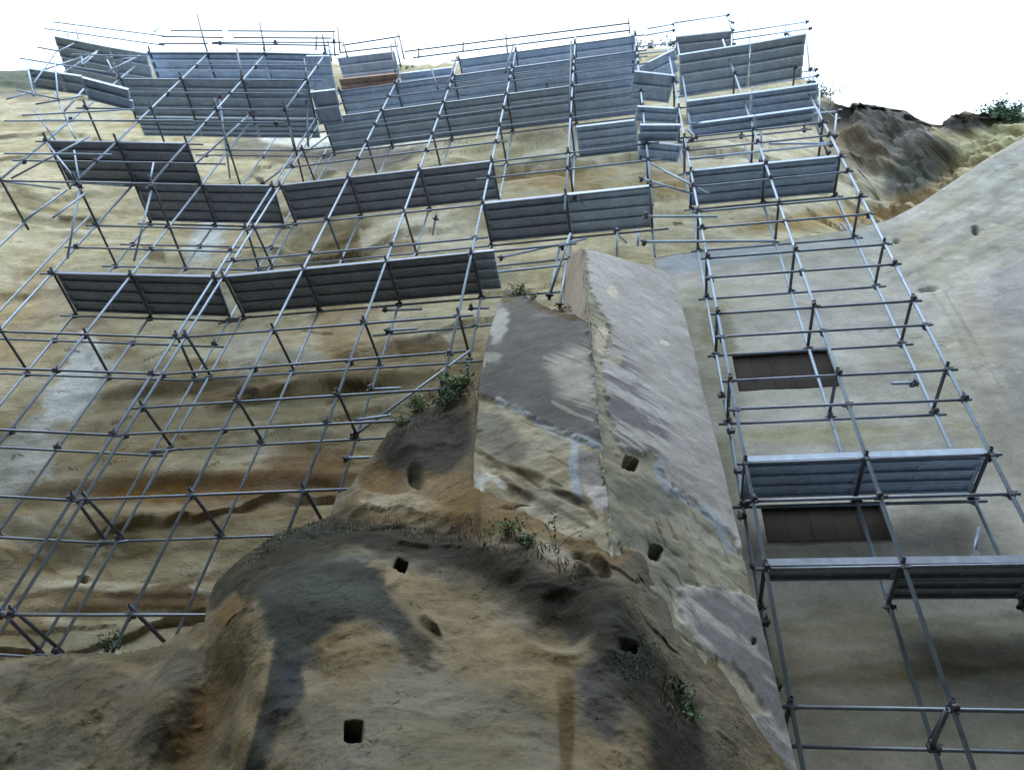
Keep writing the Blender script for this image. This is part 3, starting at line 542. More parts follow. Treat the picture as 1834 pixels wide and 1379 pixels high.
for (px, py, dd) in [(850, 860, -.1), (900, 905, -.08), (960, 935, -.06), (1020, 965, -.05), (1080, 985, 0), (1120, 1010, -.02), (1140, 1060, -.02), (1165, 1120, 0), (1190, 1210, -.02), (1225, 1280, -.02), (1255, 1366, -.02), (1290, 1460, -.02),
                     (900, 960, -.5), (980, 1000, -.35), (1080, 1050, -.3), (1110, 1120, -.3), (1130, 1220, -.35), (1170, 1320, -.4), (850, 760, .25), (900, 810, .3), (1000, 880, .3), (1085, 925, .3), (1180, 1050, .35), (1260, 1180, .4), (1330, 1280, .4), (1400, 1450, .5)]:
    ctrl.append((px, py, face_depth(px, py) + dd))
ctrl = np.array(ctrl, float)
def tps_fit(c):
    X_ = c[:, :2] / 300; n = len(X_); d = np.linalg.norm(X_[:, None] - X_[None], axis=-1)
    K = np.where(d > 0, d ** 2 * np.log(d + 1e-12), 0) + np.eye(n) * .004; Pm = np.hstack([np.ones((n, 1)), X_])
    A_ = np.zeros((n + 3, n + 3)); A_[:n, :n] = K; A_[:n, n:] = Pm; A_[n:, :n] = Pm.T
    return np.linalg.solve(A_, np.concatenate([c[:, 2], np.zeros(3)])), X_
wts, cX = tps_fit(ctrl)
def tps(px, py):
    q = np.stack([px, py], -1) / 300; out = wts[-3] + q @ wts[-2:]
    for i in range(len(cX)):
        d = np.linalg.norm(q - cX[i], axis=-1); out = out + wts[i] * d ** 2 * np.log(d + 1e-12)
    return out
pxs = np.arange(-420, 1500, 3.0); NRm = 300
tl = np.interp(pxs, topline[:, 0], topline[:, 1]); tl = tl + 3.5 * vnoise(np.stack([pxs / 14, pxs * 0, pxs * 0], -1), 5) + 2 * vnoise(np.stack([pxs / 5, pxs * 0, pxs * 0], -1), 6)
T_ = np.linspace(0, 1, NRm)[:, None] ** 1.05
MY = tl[None, :] + (1640 - tl[None, :]) * T_; MX = np.broadcast_to(pxs, MY.shape)
D_ = np.maximum(tps(MX, MY), 3.2)
Pm_ = at_y(MX, MY, D_)
# displacement: rounded pockets, vertical flutes at the left, strata
f1 = fbm(Pm_, (.8, .8, 1.0), 5, 500); f2 = fbm(Pm_ + .4 * f1[..., None], (2.6, 2.6, 3.2), 4, 510); f3 = fbm(Pm_, (9, 9, 10), 3, 520)
rdg = 1 - 2 * abs(fbm(Pm_ + .3 * f1[..., None], (1.3, 1.3, 1.7), 4, 560)); disp = .12 * f1 + .035 * f2 + .02 * f3 - .04 * (rdg ** 3)
sawm = (Pm_[..., 2] / .55 + 1.6 * f1 + .3 * Pm_[..., 0]) % 1; disp = disp + .045 * (MY < 1180) * sawm * sst(.0, .3, fbm(Pm_, (.9, .9, 1), 3, 570))
flute = sst(480, 330, MX) * sst(1120, 1200, MY)
disp += flute * (.16 * np.sin((MX + (MY - 1366) * .32) / 24 + 1.5 * f1))
fade = sst(0, 26, MY - tl[None, :])
disp = disp * (.35 + .65 * fade)
disp += dent(MX, MY, [(717, 1016, 10, 11, 20, .55, 2.5), (634, 1312, 15, 16, 0, .6, 2.5), (748, 848, 9, 18, -20, .22, .8), (688, 838, 34, 38, 0, .35, .6), (690, 880, 40, 14, 10, -.15, 1), (1000, 1130, 36, 28, 0, .16, .6), (1010, 1088, 28, 20, 0, .10, .6), (990, 1165, 40, 16, 10, -.07, .7),
                      (1125, 1160, 14, 9, 10, .2, 1.5), (760, 940, 120, 16, 6, .18, .6), (1060, 1010, 30, 10, 30, .2, 1),
                      (930, 960, 30, 8, 10, -.1, 1), (1060, 1010, 26, 16, 0, -.15, 1), (620, 862, 20, 8, -40, .2, 1), (770, 1120, 20, 5, 40, -.12, 1)])
rdir = Pm_ / np.linalg.norm(Pm_[..., :2], axis=-1)[..., None]; rdir[..., 2] = 0
Pm_ = Pm_ + rdir * disp[..., None]
cm = np.ones(Pm_.shape) * np.array((.29, .245, .17)) * (1 + .2 * f1 + .12 * f2)[..., None]
m = sst(-.05, .35, f1 + .5 * fbm(Pm_, (1.5, 1.5, .6), 4, 530))[..., None] * .6; cm = cm * (1 - m) + np.array((.24, .23, .195)) * m
vst = fbm(Pm_, (3.5, 3.5, .5), 4, 540)
m = sst(.1, .45, vst)[..., None] * .45; cm = cm * (1 - m) + np.array((.16, .155, .13)) * m
paint(cm, MX, MY, Pm_, [
    (580, 1110, 130, 90, 25, (.105, .12, .12), .85, .8), (620, 1020, 110, 30, 0, (.12, .145, .145), .8, .5), (700, 1080, 90, 36, 38, (.10, .12, .11), .85, .5), (520, 1060, 60, 50, 0, (.11, .12, .10), .7), (545, 1080, 26, 40, 10, (.065, .08, .075), .8), (505, 1215, 30, 80, 12, (.075, .08, .09), .9, .5),
    (480, 1290, 20, 60, 12, (.13, .14, .15), .8, .6), (640, 1150, 60, 50, 10, (.25, .20, .13), .8, .7), (560, 1300, 80, 60, 0, (.165, .17, .14), .8, .8), (620, 1180, 30, 40, 0, (.16, .17, .15), .5), (760, 1150, 26, 40, 0, (.12, .11, .08), .8, .6),
    (900, 1180, 60, 40, 20, (.34, .29, .20), .6), (860, 1120, 90, 50, 30, (.28, .235, .155), .8), (690, 1040, 50, 30, 20, (.33, .27, .17), .7), (1000, 1200, 70, 40, 20, (.32, .27, .175), .7), (820, 1250, 150, 40, 5, (.30, .28, .23), .6, .8), (800, 1330, 120, 40, 0, (.23, .20, .14), .6),
    (925, 1190, 9, 36, 0, (.12, .12, .11), .8, .4), (940, 1190, 5, 40, 0, (.12, .12, .11), .7, .4), (880, 1010, 200, 26, 22, (.10, .105, .085), .85, .9), (1040, 1090, 90, 50, 35, (.115, .12, .11), .85, .9), (1110, 1170, 60, 50, 40, (.12, .125, .115), .85, .8), (640, 955, 120, 22, -4, (.115, .11, .085), .85, .9),
    (780, 965, 120, 16, 12, (.14, .12, .09), .8, .8), (470, 1000, 90, 26, -32, (.12, .12, .09), .85, .8), (410, 1060, 26, 60, 20, (.14, .125, .085), .8, .7), (435, 1110, 20, 60, 14, (.27, .21, .13), .7), (400, 1090, 12, 30, 10, (.3, .22, .12), .7, .5), (1080, 1230, 50, 50, 0, (.14, .14, .14), .85, .7), (1075, 1210, 40, 30, 0, (.16, .155, .17), .7),
    (1015, 1310, 14, 95, 0, (.12, .085, .04), .95, .35), (1090, 1290, 60, 40, 0, (.2, .19, .16), .7), (1200, 1300, 44, 60, -15, (.10, .105, .085), .9, .8), (1230, 1260, 30, 20, 0, (.11, .09, .07), .8), (990, 1110, 30, 30, 0, (.26, .2, .12), .6), (995, 1165, 44, 12, 10, (.40, .36, .27), .8, .5),
    (1160, 1230, 40, 40, 0, (.2, .19, .15), .7), (760, 800, 90, 50, 10, (.115, .115, .10), .85, .8), (690, 835, 36, 36, 0, (.22, .14, .06), .85, .5), (690, 885, 60, 16, 5, (.45, .40, .29), .8, .6), (800, 870, 60, 40, 0, (.30, .21, .11), .7), (880, 900, 110, 26, 15, (.27, .19, .10), .7), (960, 960, 110, 20, 20, (.34, .27, .17), .7, .8),
    (760, 905, 120, 22, 5, (.34, .27, .17), .7, .8), (1000, 990, 60, 14, 25, (.46, .43, .34), .7, .8), (1105, 975, 30, 40, 20, (.27, .19, .10), .7), (920, 905, 90, 12, 25, (.14, .13, .1), .6, 1), (748, 850, 10, 18, -20, (.06, .06, .05), .8, .4), (640, 890, 50, 12, -40, (.22, .16, .09), .8), (1060, 1000, 34, 22, 0, (.19, .17, .14), .8),
    (150, 1240, 220, 50, 5, (.155, .145, .11), .75, .9), (250, 1170, 120, 20, 0, (.14, .13, .09), .7, .8), (60, 1330, 150, 50, 0, (.17, .165, .12), .7), (270, 1330, 36, 60, 14, (.10, .10, .075), .8, .8), (320, 1210, 40, 60, 30, (.125, .12, .10), .8), (360, 1300, 16, 90, 14, (.24, .15, .07), .8, .6), (330, 1340, 30, 40, 10, (.24, .18, .10), .8),
    (392, 1250, 14, 110, 16, (.27, .21, .13), .8, .6), (440, 1240, 12, 120, 16, (.34, .29, .19), .85, .5), (420, 1330, 20, 50, 12, (.2, .17, .11), .7), (280, 1260, 40, 30, 0, (.28, .22, .14), .6, 1)])
ppoly(cm, MX, MY, Pm_, [
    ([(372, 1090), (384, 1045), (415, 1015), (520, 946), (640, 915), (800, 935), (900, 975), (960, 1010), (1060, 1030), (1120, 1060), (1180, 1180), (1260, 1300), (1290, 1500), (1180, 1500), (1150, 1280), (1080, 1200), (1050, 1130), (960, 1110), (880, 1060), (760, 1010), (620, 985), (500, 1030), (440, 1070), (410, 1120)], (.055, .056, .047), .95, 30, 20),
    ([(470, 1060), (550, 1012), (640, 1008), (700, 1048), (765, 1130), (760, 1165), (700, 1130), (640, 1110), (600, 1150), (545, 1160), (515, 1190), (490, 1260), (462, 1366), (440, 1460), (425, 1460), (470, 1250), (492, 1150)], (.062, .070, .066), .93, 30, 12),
    ([(480, 1060), (560, 1030), (640, 1035), (700, 1075), (720, 1110), (640, 1085), (560, 1070)], (.12, .14, .138), .65, 24, 16),
    ([(500, 1190), (540, 1180), (545, 1250), (510, 1290), (490, 1260)], (.055, .065, .08), .9, 8, 8),
    ([(560, 1150), (620, 1110), (700, 1140), (720, 1180), (640, 1230), (580, 1220)], (.27, .22, .13), .85, 14, 8),
    ([(690, 1035), (780, 1045), (860, 1090), (950, 1150), (1010, 1200), (1005, 1290), (930, 1250), (800, 1200), (730, 1110), (700, 1080)], (.33, .275, .18), .8, 20, 10),
    ([(690, 1020), (730, 1030), (720, 1060), (690, 1050)], (.40, .34, .24), .8, 6, 4),
    ([(735, 1120), (775, 1150), (765, 1195), (735, 1190), (720, 1150)], (.10, .095, .07), .8, 6, 8),
    ([(690, 1220), (780, 1200), (900, 1250), (1000, 1300), (1000, 1500), (560, 1500), (500, 1366), (560, 1290)], (.255, .25, .21), .6, 30, 14),
    ([(395, 1460), (420, 1310), (455, 1190), (492, 1140), (470, 1250), (436, 1366), (425, 1460)], (.36, .30, .19), .9, 5, 4),
    ([(372, 1100), (420, 1060), (435, 1080), (400, 1130)], (.30, .22, .12), .8, 8, 6),
    ([(330, 1460), (350, 1250), (395, 1140), (420, 1150), (385, 1260), (365, 1460)], (.26, .20, .12), .75, 8, 8),
    ([(1000, 1225), (1026, 1225), (1030, 1460), (1000, 1460)], (.15, .11, .06), .7, 14, 6),
    ([(1045, 1210), (1110, 1200), (1120, 1260), (1090, 1330), (1050, 1290)], (.12, .12, .125), .8, 12, 10),
    ([(688, 790), (740, 742), (835, 715), (845, 800), (800, 850), (750, 838), (700, 812)], (.095, .095, .095), .85, 10, 8),
    ([(640, 868), (700, 822), (745, 846), (850, 850), (1000, 915), (1100, 985), (1090, 1010), (950, 960), (800, 925), (640, 912)], (.31, .23, .125), .75, 14, 10),
    ([(645, 890), (740, 880), (800, 905), (740, 912), (650, 905)], (.46, .41, .30), .8, 8, 6), ([(960, 985), (1010, 985), (1030, 1012), (990, 1005)], (.48, .45, .36), .8, 6, 4)])
paint(cm, MX, MY, Pm_, [(717, 1016, 9, 10, 20, (.05, .04, .03), .9, .1), (634, 1312, 14, 15, 0, (.04, .03, .025), .95, .1)])  # hole insides darkened: shade of the recesses painted on
cm *= np.array((.64, .60, .54))
mk = part("rock_outcrop", np.concatenate([Pm_[0:1] + np.array([0, 4.5, .5]), Pm_[0:1] + np.array([0, 2.0, .35]), Pm_[0:1] + np.array([0, .6, .12]), Pm_]).reshape(-1, 3), gridfaces(NRm + 3, len(pxs)), ROCK, None, True,
          np.clip(np.concatenate([cm[0:1]] * 3 + [cm]).reshape(-1, 3), .02, .9)); tag(mk, kind="structure")


# ------------------------------------------------------------------ scaffolding
RT_ = .0255
def tube(name, a, b, parent, mat=None, r=RT_, n=8):
    a, b = np.array(a, float), np.array(b, float); d = b - a; L = np.linalg.norm(d)
    if L < .02: return None
    d /= L; u = np.cross(d, [0, 0, 1.0] if abs(d[2]) < .9 else [1.0, 0, 0]); u /= np.linalg.norm(u); v = np.cross(d, u)
    ri = r * .86
    V = []
    for p, rad in ((a, r), (b, r), (b, ri), (b - d * .06, ri), (a, ri), (a + d * .06, ri)):
        for i in range(n):
            t = 2 * math.pi * i / n; V.append(p + rad * (math.cos(t) * u + math.sin(t) * v))
    F = []
    for i in range(n):
        j = (i + 1) % n
        F += [(i, j, n + j, n + i), (n + i, n + j, 2 * n + j, 2 * n + i), (2 * n + i, 2 * n + j, 3 * n + j, 3 * n + i), (4 * n + i, 4 * n + j, j, i), (5 * n + i, 5 * n + j, 4 * n + j, 4 * n + i)]
    F.append(tuple(range(3 * n, 4 * n))); F.append(tuple(range(6 * n - 1, 5 * n - 1, -1)))
    return (name, np.array(V), F, mat or TUBE, (a + b) / 2)
def coupler_geo():
    V, F = [], []
    def box(c, s, R=None):
        k = len(V)
        for x in (-1, 1):
            for y in (-1, 1):
                for z in (-1, 1):
                    p = np.array([x * s[0], y * s[1], z * s[2]]) / 2
                    V.append((R @ p if R is not None else p) + c)
        F.extend([tuple(k + i for i in f) for f in ((0, 1, 3, 2), (4, 6, 7, 5), (0, 4, 5, 1), (2, 3, 7, 6), (0, 2, 6, 4), (1, 5, 7, 3))])
    def ring(ax, c, r, l, n=10):
        k = len(V); u, v = [np.eye(3)[i] for i in range(3) if i != ax]; w_ = np.eye(3)[ax]
        for e in (-l / 2, l / 2):
            for i in range(n): t = 2 * math.pi * i / n; V.append(np.array(c) + w_ * e + r * (math.cos(t) * u + math.sin(t) * v))
        for i in range(n): j = (i + 1) % n; F.append((k + i, k + j, k + n + j, k + n + i))
        F.append(tuple(range(k + n - 1, k - 1, -1))); F.append(tuple(range(k + n, k + 2 * n)))
    ring(2, (0, 0, 0), .040, .062); ring(0, (0, -.055, 0), .038, .062)
    box(np.array([0, -.028, 0]), (.07, .03, .07)); box(np.array([.052, .0, 0]), (.03, .04, .03)); box(np.array([-.055, .01, 0]), (.035, .018, .045))
    box(np.array([0, -.055, .052]), (.03, .03, .05)); box(np.array([.01, -.055, -.05]), (.02, .02, .04)); box(np.array([.075, .0, 0]), (.04, .012, .012)); box(np.array([0, -.055, .09]), (.012, .012, .05))
    return np.array(V), F
CV, CF = coupler_geo()
COUP_ME = mesh("coupler", CV * 1.0, CF, COUP, False)
class Scaf:
    def __init__(s, base): s.base = np.array(base, float); s.items = []; s.coup = []
    def t(s, name, a, b, mat=None, r=RT_):
        x = tube(name, a, b, None, mat, r)
        if x: s.items.append(x)
    def c(s, p, az=0.0): s.coup.append((np.array(p, float), az))
    def finish(s, label, group=None):
        e = empty("scaffold", s.base); tag(e, label, "scaffold", group)
        kinds = {}
        for it in s.items: kinds.setdefault(it[0], []).append(it)
        for k_, its in kinds.items():
            its.sort(key=lambda q: np.linalg.norm(q[4]))
            for it in its[:100]: part(k_, it[1], it[2], it[3], e)
            if its[100:]:
                V, F = [], []; n0 = 0
                for it in its[100:]: V.append(it[1]); F += [tuple(i + n0 for i in f) for f in it[2]]; n0 += len(it[1])
                tag(part(k_, np.concatenate(V), F, TUBE, e), kind="stuff")
        cs = sorted(s.coup, key=lambda q: np.linalg.norm(q[0]))
        for p, az in cs[:100]:
            ob_ = bpy.data.objects.new("coupler", COUP_ME); ob_.location = tuple(p - s.base)
            ob_.rotation_euler = (random.uniform(-.1, .1), random.uniform(-.1, .1), az + random.choice((0, math.pi)) + random.uniform(-.3, .3)); link(ob_, e)
        if cs[100:]:
            V, F = [], []; n0 = 0
            for p, az in cs[100:]:
                R = np.array(Matrix.Rotation(az + random.uniform(-.3, .3), 3, 'Z')); V.append(CV @ R.T + p); F += [tuple(i + n0 for i in f) for f in CF]; n0 += len(CV)
            tag(part("coupler", np.concatenate(V), F, COUP, e, False), kind="stuff")
        return e
def v3(p, z): return np.array([p[0], p[1], z])
def ext(a, b, e): d = (b - a) / np.linalg.norm(b - a); return a - d * e, b + d * e
def jit(a=.03): return random.uniform(-a, a)

# sections in plan (outer standards) and their inward normals
A = [(-12.0, 10.47), (-10.2, 10.27), (-8.43, 10.08), (-6.58, 9.85)]; AN = np.array([.118, .993]) * 1.12; AA = math.radians(-6.8)
B = [(-6.38, 9.81), (-4.62, 9.36), (-2.86, 8.91), (-1.12, 8.46), (.65, 8.01), (2.4, 7.57)]; BN = np.array([.245, .969]) * 1.05; BA = math.radians(-14.2)
C = [(3.24, 7.36), (4.72, 6.99), (6.17, 6.64), (7.64, 6.27)]; CN = np.array([.245, .969]) * .886
ZL = [4.53 + 1.96 * k for k in range(12)]; ZC = [3.43 + 1.624 * k for k in range(14)]
def inn(p, N): return (p[0] + N[0], p[1] + N[1])
TZ = {}

left = Scaf((-4.0, 9.6, 3.6))
# section A: two rows of standards
for i in (1, 2, 3):
    top = 22.9 if i > 1 else 17.2
    left.t("standard", v3(A[i], 3.3), v3(A[i], top if i < 3 else 21.4)); left.t("standard", v3(inn(A[i], AN), 3.6), v3(inn(A[i], AN), 22.4 if i > 1 else 17.8))
left.t("standard", v3(A[0], 3.4), v3(A[0], 14.9)); left.t("standard", v3(inn(A[0], AN), 3.4), v3(inn(A[0], AN), 16.6))
zz_ = [(4.53, 1, 1), (6.49, 1, 1), (7.86, 1, 0), (8.45, 0, 1), (9.35, 1, 0), (10.41, 1, 1), (11.5, 0, 1), (12.37, 1, 1), (13.4, 1, 0), (14.33, 1, 1), (15.3, 0, 1), (16.29, 1, 1), (18.25, 1, 1), (20.21, 0, 1)]
for z, fo, fi in zz_:
    i0 = 0 if 5 < z < 12 else 1
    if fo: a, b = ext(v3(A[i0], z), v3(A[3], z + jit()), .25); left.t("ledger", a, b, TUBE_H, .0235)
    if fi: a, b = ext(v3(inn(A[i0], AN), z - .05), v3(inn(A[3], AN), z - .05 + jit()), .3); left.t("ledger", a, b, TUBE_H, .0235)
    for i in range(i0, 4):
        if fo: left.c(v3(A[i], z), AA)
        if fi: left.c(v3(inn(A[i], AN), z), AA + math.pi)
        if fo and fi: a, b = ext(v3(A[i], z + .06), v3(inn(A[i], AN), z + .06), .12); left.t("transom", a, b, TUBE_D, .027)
# section B
for i in range(6):
    zb_ = [3.3, 3.7, 5.4, 7.2, 13.7, 13.6][i]; zt_ = [22.5, 22.6, 23.4, 24.1, 24.2, 24.4][i]; zi = [3.4, 4.2, 7.0, 8.6, 10.2, 13.3][i]
    left.t("standard", v3(B[i], zb_), v3(B[i], zt_)); left.t("standard", v3(inn(B[i], BN), zi), v3(inn(B[i], BN), [22.4, 22.4, 23, 23, 23, 23][i]))
zB = [(4.53, 0, 2.2, 1, 1), (6.49, 0, 2.4, 1, 1), (7.86, 0, 3, 1, 0), (8.49, 0, 3, 1, 1), (9.35, 0, 3, 1, 0), (10.41, 0, 3, 1, 1), (11.4, 2, 3.2, 0, 1), (12.37, 0, 4, 1, 1), (13.0, 0, 3, 1, 0), (13.5, 3, 4, 0, 1), (14.33, 0, 5, 1, 1), (15.5, 3, 5, 1, 0), (16.29, 0, 5, 1, 1), (17.3, 0, 3, 1, 0), (18.25, 0, 5, 1, 1), (19.3, 0, 5, 1, 0), (20.21, 0, 5, 1, 1), (21.2, 0, 5, 1, 0), (21.7, 2, 5, 1, 0), (22.17, 0, 5, 1, 1), (23.45, 2, 5, 1, 1)]
def onB(t, N=(0, 0)): i = int(min(t, 4)); f_ = t - i; return (B[i][0] * (1 - f_) + B[i + 1][0] * f_ + N[0], B[i][1] * (1 - f_) + B[i + 1][1] * f_ + N[1])
for z, i0, i1, fo, fi in zB:
    if fo: a, b = ext(v3(onB(i0), z), v3(onB(i1), z + jit(.05)), .28); left.t("ledger", a, b, TUBE_H, .0235)
    if fi: a, b = ext(v3(onB(i0, BN), z - .05), v3(onB(i1, BN), z - .05 + jit(.05)), .35); left.t("ledger", a, b, TUBE_H, .0235)
    for i in range(i0, int(i1) + 1):
        if fo: left.c(v3(B[i], z), BA)
        if fi and i <= 4: left.c(v3(inn(B[i], BN), z), BA + math.pi)
        if fo and fi and not (i > 3 and z < 14): a, b = ext(v3(B[i], z + .06), v3(inn(B[i], BN), z + .06), .12); left.t("transom", a, b, TUBE_D, .027)
# short links between the twin standards, wall ties, diagonal braces, loose stubs
for z in (4.46, 6.42, 8.42, 12.3): a, b = ext(v3(inn(A[3], AN), z), v3(inn(B[0], BN), z), .25); left.t("ledger", a, b, TUBE_H, .0235)
def pz(px, py, z): return at_z(float(px), float(py), float(z))
def pyy(px, py, y): return at_y(float(px), float(py), float(y))
for nm, a, b in [("brace", pyy(632, 782, 9.9), pyy(842, 628, 8.9)), ("brace", pyy(985, 528, 8.8), pyy(1022, 418, 7.9)), ("brace", pyy(1003, 545, 8.3), pyy(1015, 470, 8.3)), ("brace", pyy(1030, 352, 8.0), pyy(1125, 437, 9.6)),
                 ("brace", pyy(143, 335, 9.2), pyy(121, 463, 10.1)), ("brace", pyy(272, 338, 9.0), pyy(240, 468, 10.0)), ("tie", pz(690, 556, 12.0), pz(756, 554, 12.0)), ("tie", pz(694, 592, 11.2), pz(748, 589, 11.2)),
                 ("tie", pz(664, 697, 9.4), pz(718, 695, 9.4)), ("tie", pz(640, 752, 8.6), pz(700, 744, 8.6)), ("tie", pz(620, 820, 7.6), pz(668, 819, 7.6)), ("tie", pz(844, 553, 12.1), pz(876, 552, 12.1)), ("brace", pyy(780, 392, 9.3), pyy(775, 420, 9.8)),
                 ("standard", pyy(984, 530, 8.9), pyy(1003, 440, 8.9)), ("ledger", pz(850, 492, 12.6), pz(1028, 473, 12.6)), ("ledger", pz(898, 461, 13.2), pz(1052, 427, 13.6)), ("tie", pz(1157, 388, 12.7), pz(1284, 388, 12.7)), ("tie", pz(1155, 433, 12.0), pz(1390, 432, 12.0)),
                 ("tie", pz(1150, 320, 14.9), pz(1248, 350, 14.6)), ("brace", pyy(1148, 284, 7.75), pyy(1270, 348, 7.3)), ("tie", pyy(1105, 412, 8.0), pyy(1105, 470, 8.5)), ("standard", pyy(1145, 405, 8.8), pyy(1142, 440, 9.0)),
                 ("brace", pyy(448, 205, 9.3), pyy(300, 340, 10.9)), ("standard", pyy(393, 175, 9.2), pyy(412, 320, 10.8)), ("standard", pyy(470, 330, 11), pyy(640, 205, 9.9))]:
    left.t(nm, a, b); left.c(a)
left.finish("tall grey tube scaffold on the sandy cliff left of the buttress")

# outrigger bay hung in front of the upper left part
outr = Scaf((-8.6, 9.0, 14.3)); AO = [(p[0] - AN[0], p[1] - AN[1]) for p in A]
for i in range(4): outr.t("standard", v3(AO[i], [14.1, 14.1, 14.1, 18.3][i]), v3(AO[i], [21.2, 22.6, 22.8, 22.8][i]))
for z, i0, i1 in [(14.33, 0, 2.2), (15.3, 0, 2.6), (16.29, 0, 2.1), (17.5, -.3, 3), (18.25, 0, 3), (19.3, 0, 3), (20.21, 0, 3.1), (21.3, 1, 3.1), (22.17, 0, 3.1), (23.2, 1, 3)]:
    def on(t, N=(0, 0)): i = int(max(0, min(t, 2))); f_ = t - i; return (AO[i][0] * (1 - f_) + AO[i + 1][0] * f_ + N[0], AO[i][1] * (1 - f_) + AO[i + 1][1] * f_ + N[1])
    a, b = ext(v3(on(i0), z), v3(on(i1), z), .25); outr.t("ledger", a, b, TUBE_H, .0235)
    for i in range(max(0, int(i0)), int(i1) + 1):
        outr.c(v3(AO[i], z), AA)
        if z in (14.33, 16.29, 18.25, 20.21, 22.17): a, b = ext(v3(AO[i], z + .06), v3(A[i], z + .06), .2); outr.t("transom", a, b, TUBE_D, .028)
for a, b in [(v3(AO[0], 14.33), v3(A[0], 16.0)), (v3(AO[1], 14.33), v3(A[1], 16.2)), (v3(AO[0], 16.3), v3(AO[1], 14.4))]: outr.t("brace", a, b)
# tangle of raking tubes at the top left corner
for nm, p, q in [("brace", (48, 136, 18.6), (146, 103, 20)), ("brace", (104, 137, 18.8), (175, 92, 21)), ("brace", (105, 92, 20.4), (138, 76, 21.6)), ("brace", (103, 90, 20.5), (60, 150, 17.6)), ("ledger", (67, 85, 20.2), (104, 92, 20.2)), ("ledger", (36, 105, 19.4), (205, 132, 19.4)),
                 ("ledger", (30, 162, 17.6), (105, 178, 17.6)), ("ledger", (12, 178, 17.2), (58, 165, 17.9)), ("ledger", (64, 187, 17.0), (150, 172, 17.6)), ("brace", (148, 117, 19.4), (173, 95, 20.6)), ("standard", (146, 102, 20.4), (148, 118, 19.4)), ("ledger", (130, 98, 20), (262, 102, 20)),
                 ("ledger", (40, 207, 16.5), (240, 196, 16.9)), ("ledger", (8, 217, 16.3), (346, 216, 16.5)), ("ledger", (8, 275, 14.9), (200, 277, 15)), ("standard", (98, 165, 17.8), (122, 222, 16.2)), ("standard", (122, 222, 16.1), (135, 248, 15.6)), ("brace", (60, 196, 17.0), (98, 250, 16.0)),
                 ("ledger", (95, 40, 24.2), (300, 66, 24.2)), ("ledger", (80, 52, 23.6), (295, 82, 23.6)), ("standard", (134, 34, 24.2), (140, 70, 22.4)), ("standard", (120, 48, 23.6), (122, 66, 22.6)), ("brace", (276, 58, 24), (292, 44, 25)), ("brace", (115, 200, 17), (150, 160, 18)), ("brace", (192, 108, 20.2), (205, 133, 19.2)), ("brace", (203, 110, 20.2), (245, 102, 20.6)),
                 ("ledger", (190, 130, 19.2), (250, 100, 20.4)), ("brace", (160, 245, 15.6), (20, 320, 14.4)), ("standard", (47, 108, 19.2), (60, 172, 17.2)), ("standard", (97, 95, 20), (104, 178, 17.2)), ("brace", (40, 398, 12.9), (120, 340, 14.1)), ("brace", (95, 390, 12.9), (155, 345, 14.1)), ("standard", (133, 270, 15.2), (141, 322, 14.3)), ("standard", (275, 292, 15.0), (270, 318, 14.4))]:
    outr.t(nm, pz(*p), pz(*q), r=.022)
outr.finish("light raking tube scaffold bracketed out at the upper left corner against the white sky")

# right hand scaffold
right = Scaf((4.6, 7.2, 3.0))
for i in range(4):
    if i < 3: right.t("standard", v3(C[i], 1.2), v3(C[i], [22.6, 22.2, 18.6][i]))
    right.t("standard", v3(inn(C[i], CN), 1.4), v3(inn(C[i], CN), [17.6, 17.6, 16.6, 8][i]))
right.t("standard", v3(C[3], 1.2), v3(C[3], 6.2))
for k, z in enumerate(ZC[:11]):
    i1 = 3 if k < 2 else 2
    if k < 10:
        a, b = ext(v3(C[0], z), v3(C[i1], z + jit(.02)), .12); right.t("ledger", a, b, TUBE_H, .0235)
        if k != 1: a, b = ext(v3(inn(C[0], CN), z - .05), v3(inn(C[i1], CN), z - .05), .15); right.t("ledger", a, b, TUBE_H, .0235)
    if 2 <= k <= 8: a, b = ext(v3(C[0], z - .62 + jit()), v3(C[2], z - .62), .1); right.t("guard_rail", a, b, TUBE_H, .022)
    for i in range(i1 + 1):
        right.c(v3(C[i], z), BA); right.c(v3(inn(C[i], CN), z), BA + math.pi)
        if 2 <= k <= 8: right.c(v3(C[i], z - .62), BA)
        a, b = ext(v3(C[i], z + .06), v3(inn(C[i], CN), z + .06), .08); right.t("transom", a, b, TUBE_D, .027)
for z in np.arange(4.0, 9.5, .8): right.c(v3((inn(C[0], CN)[0] - .05, inn(C[0], CN)[1] - .1), z), 1)
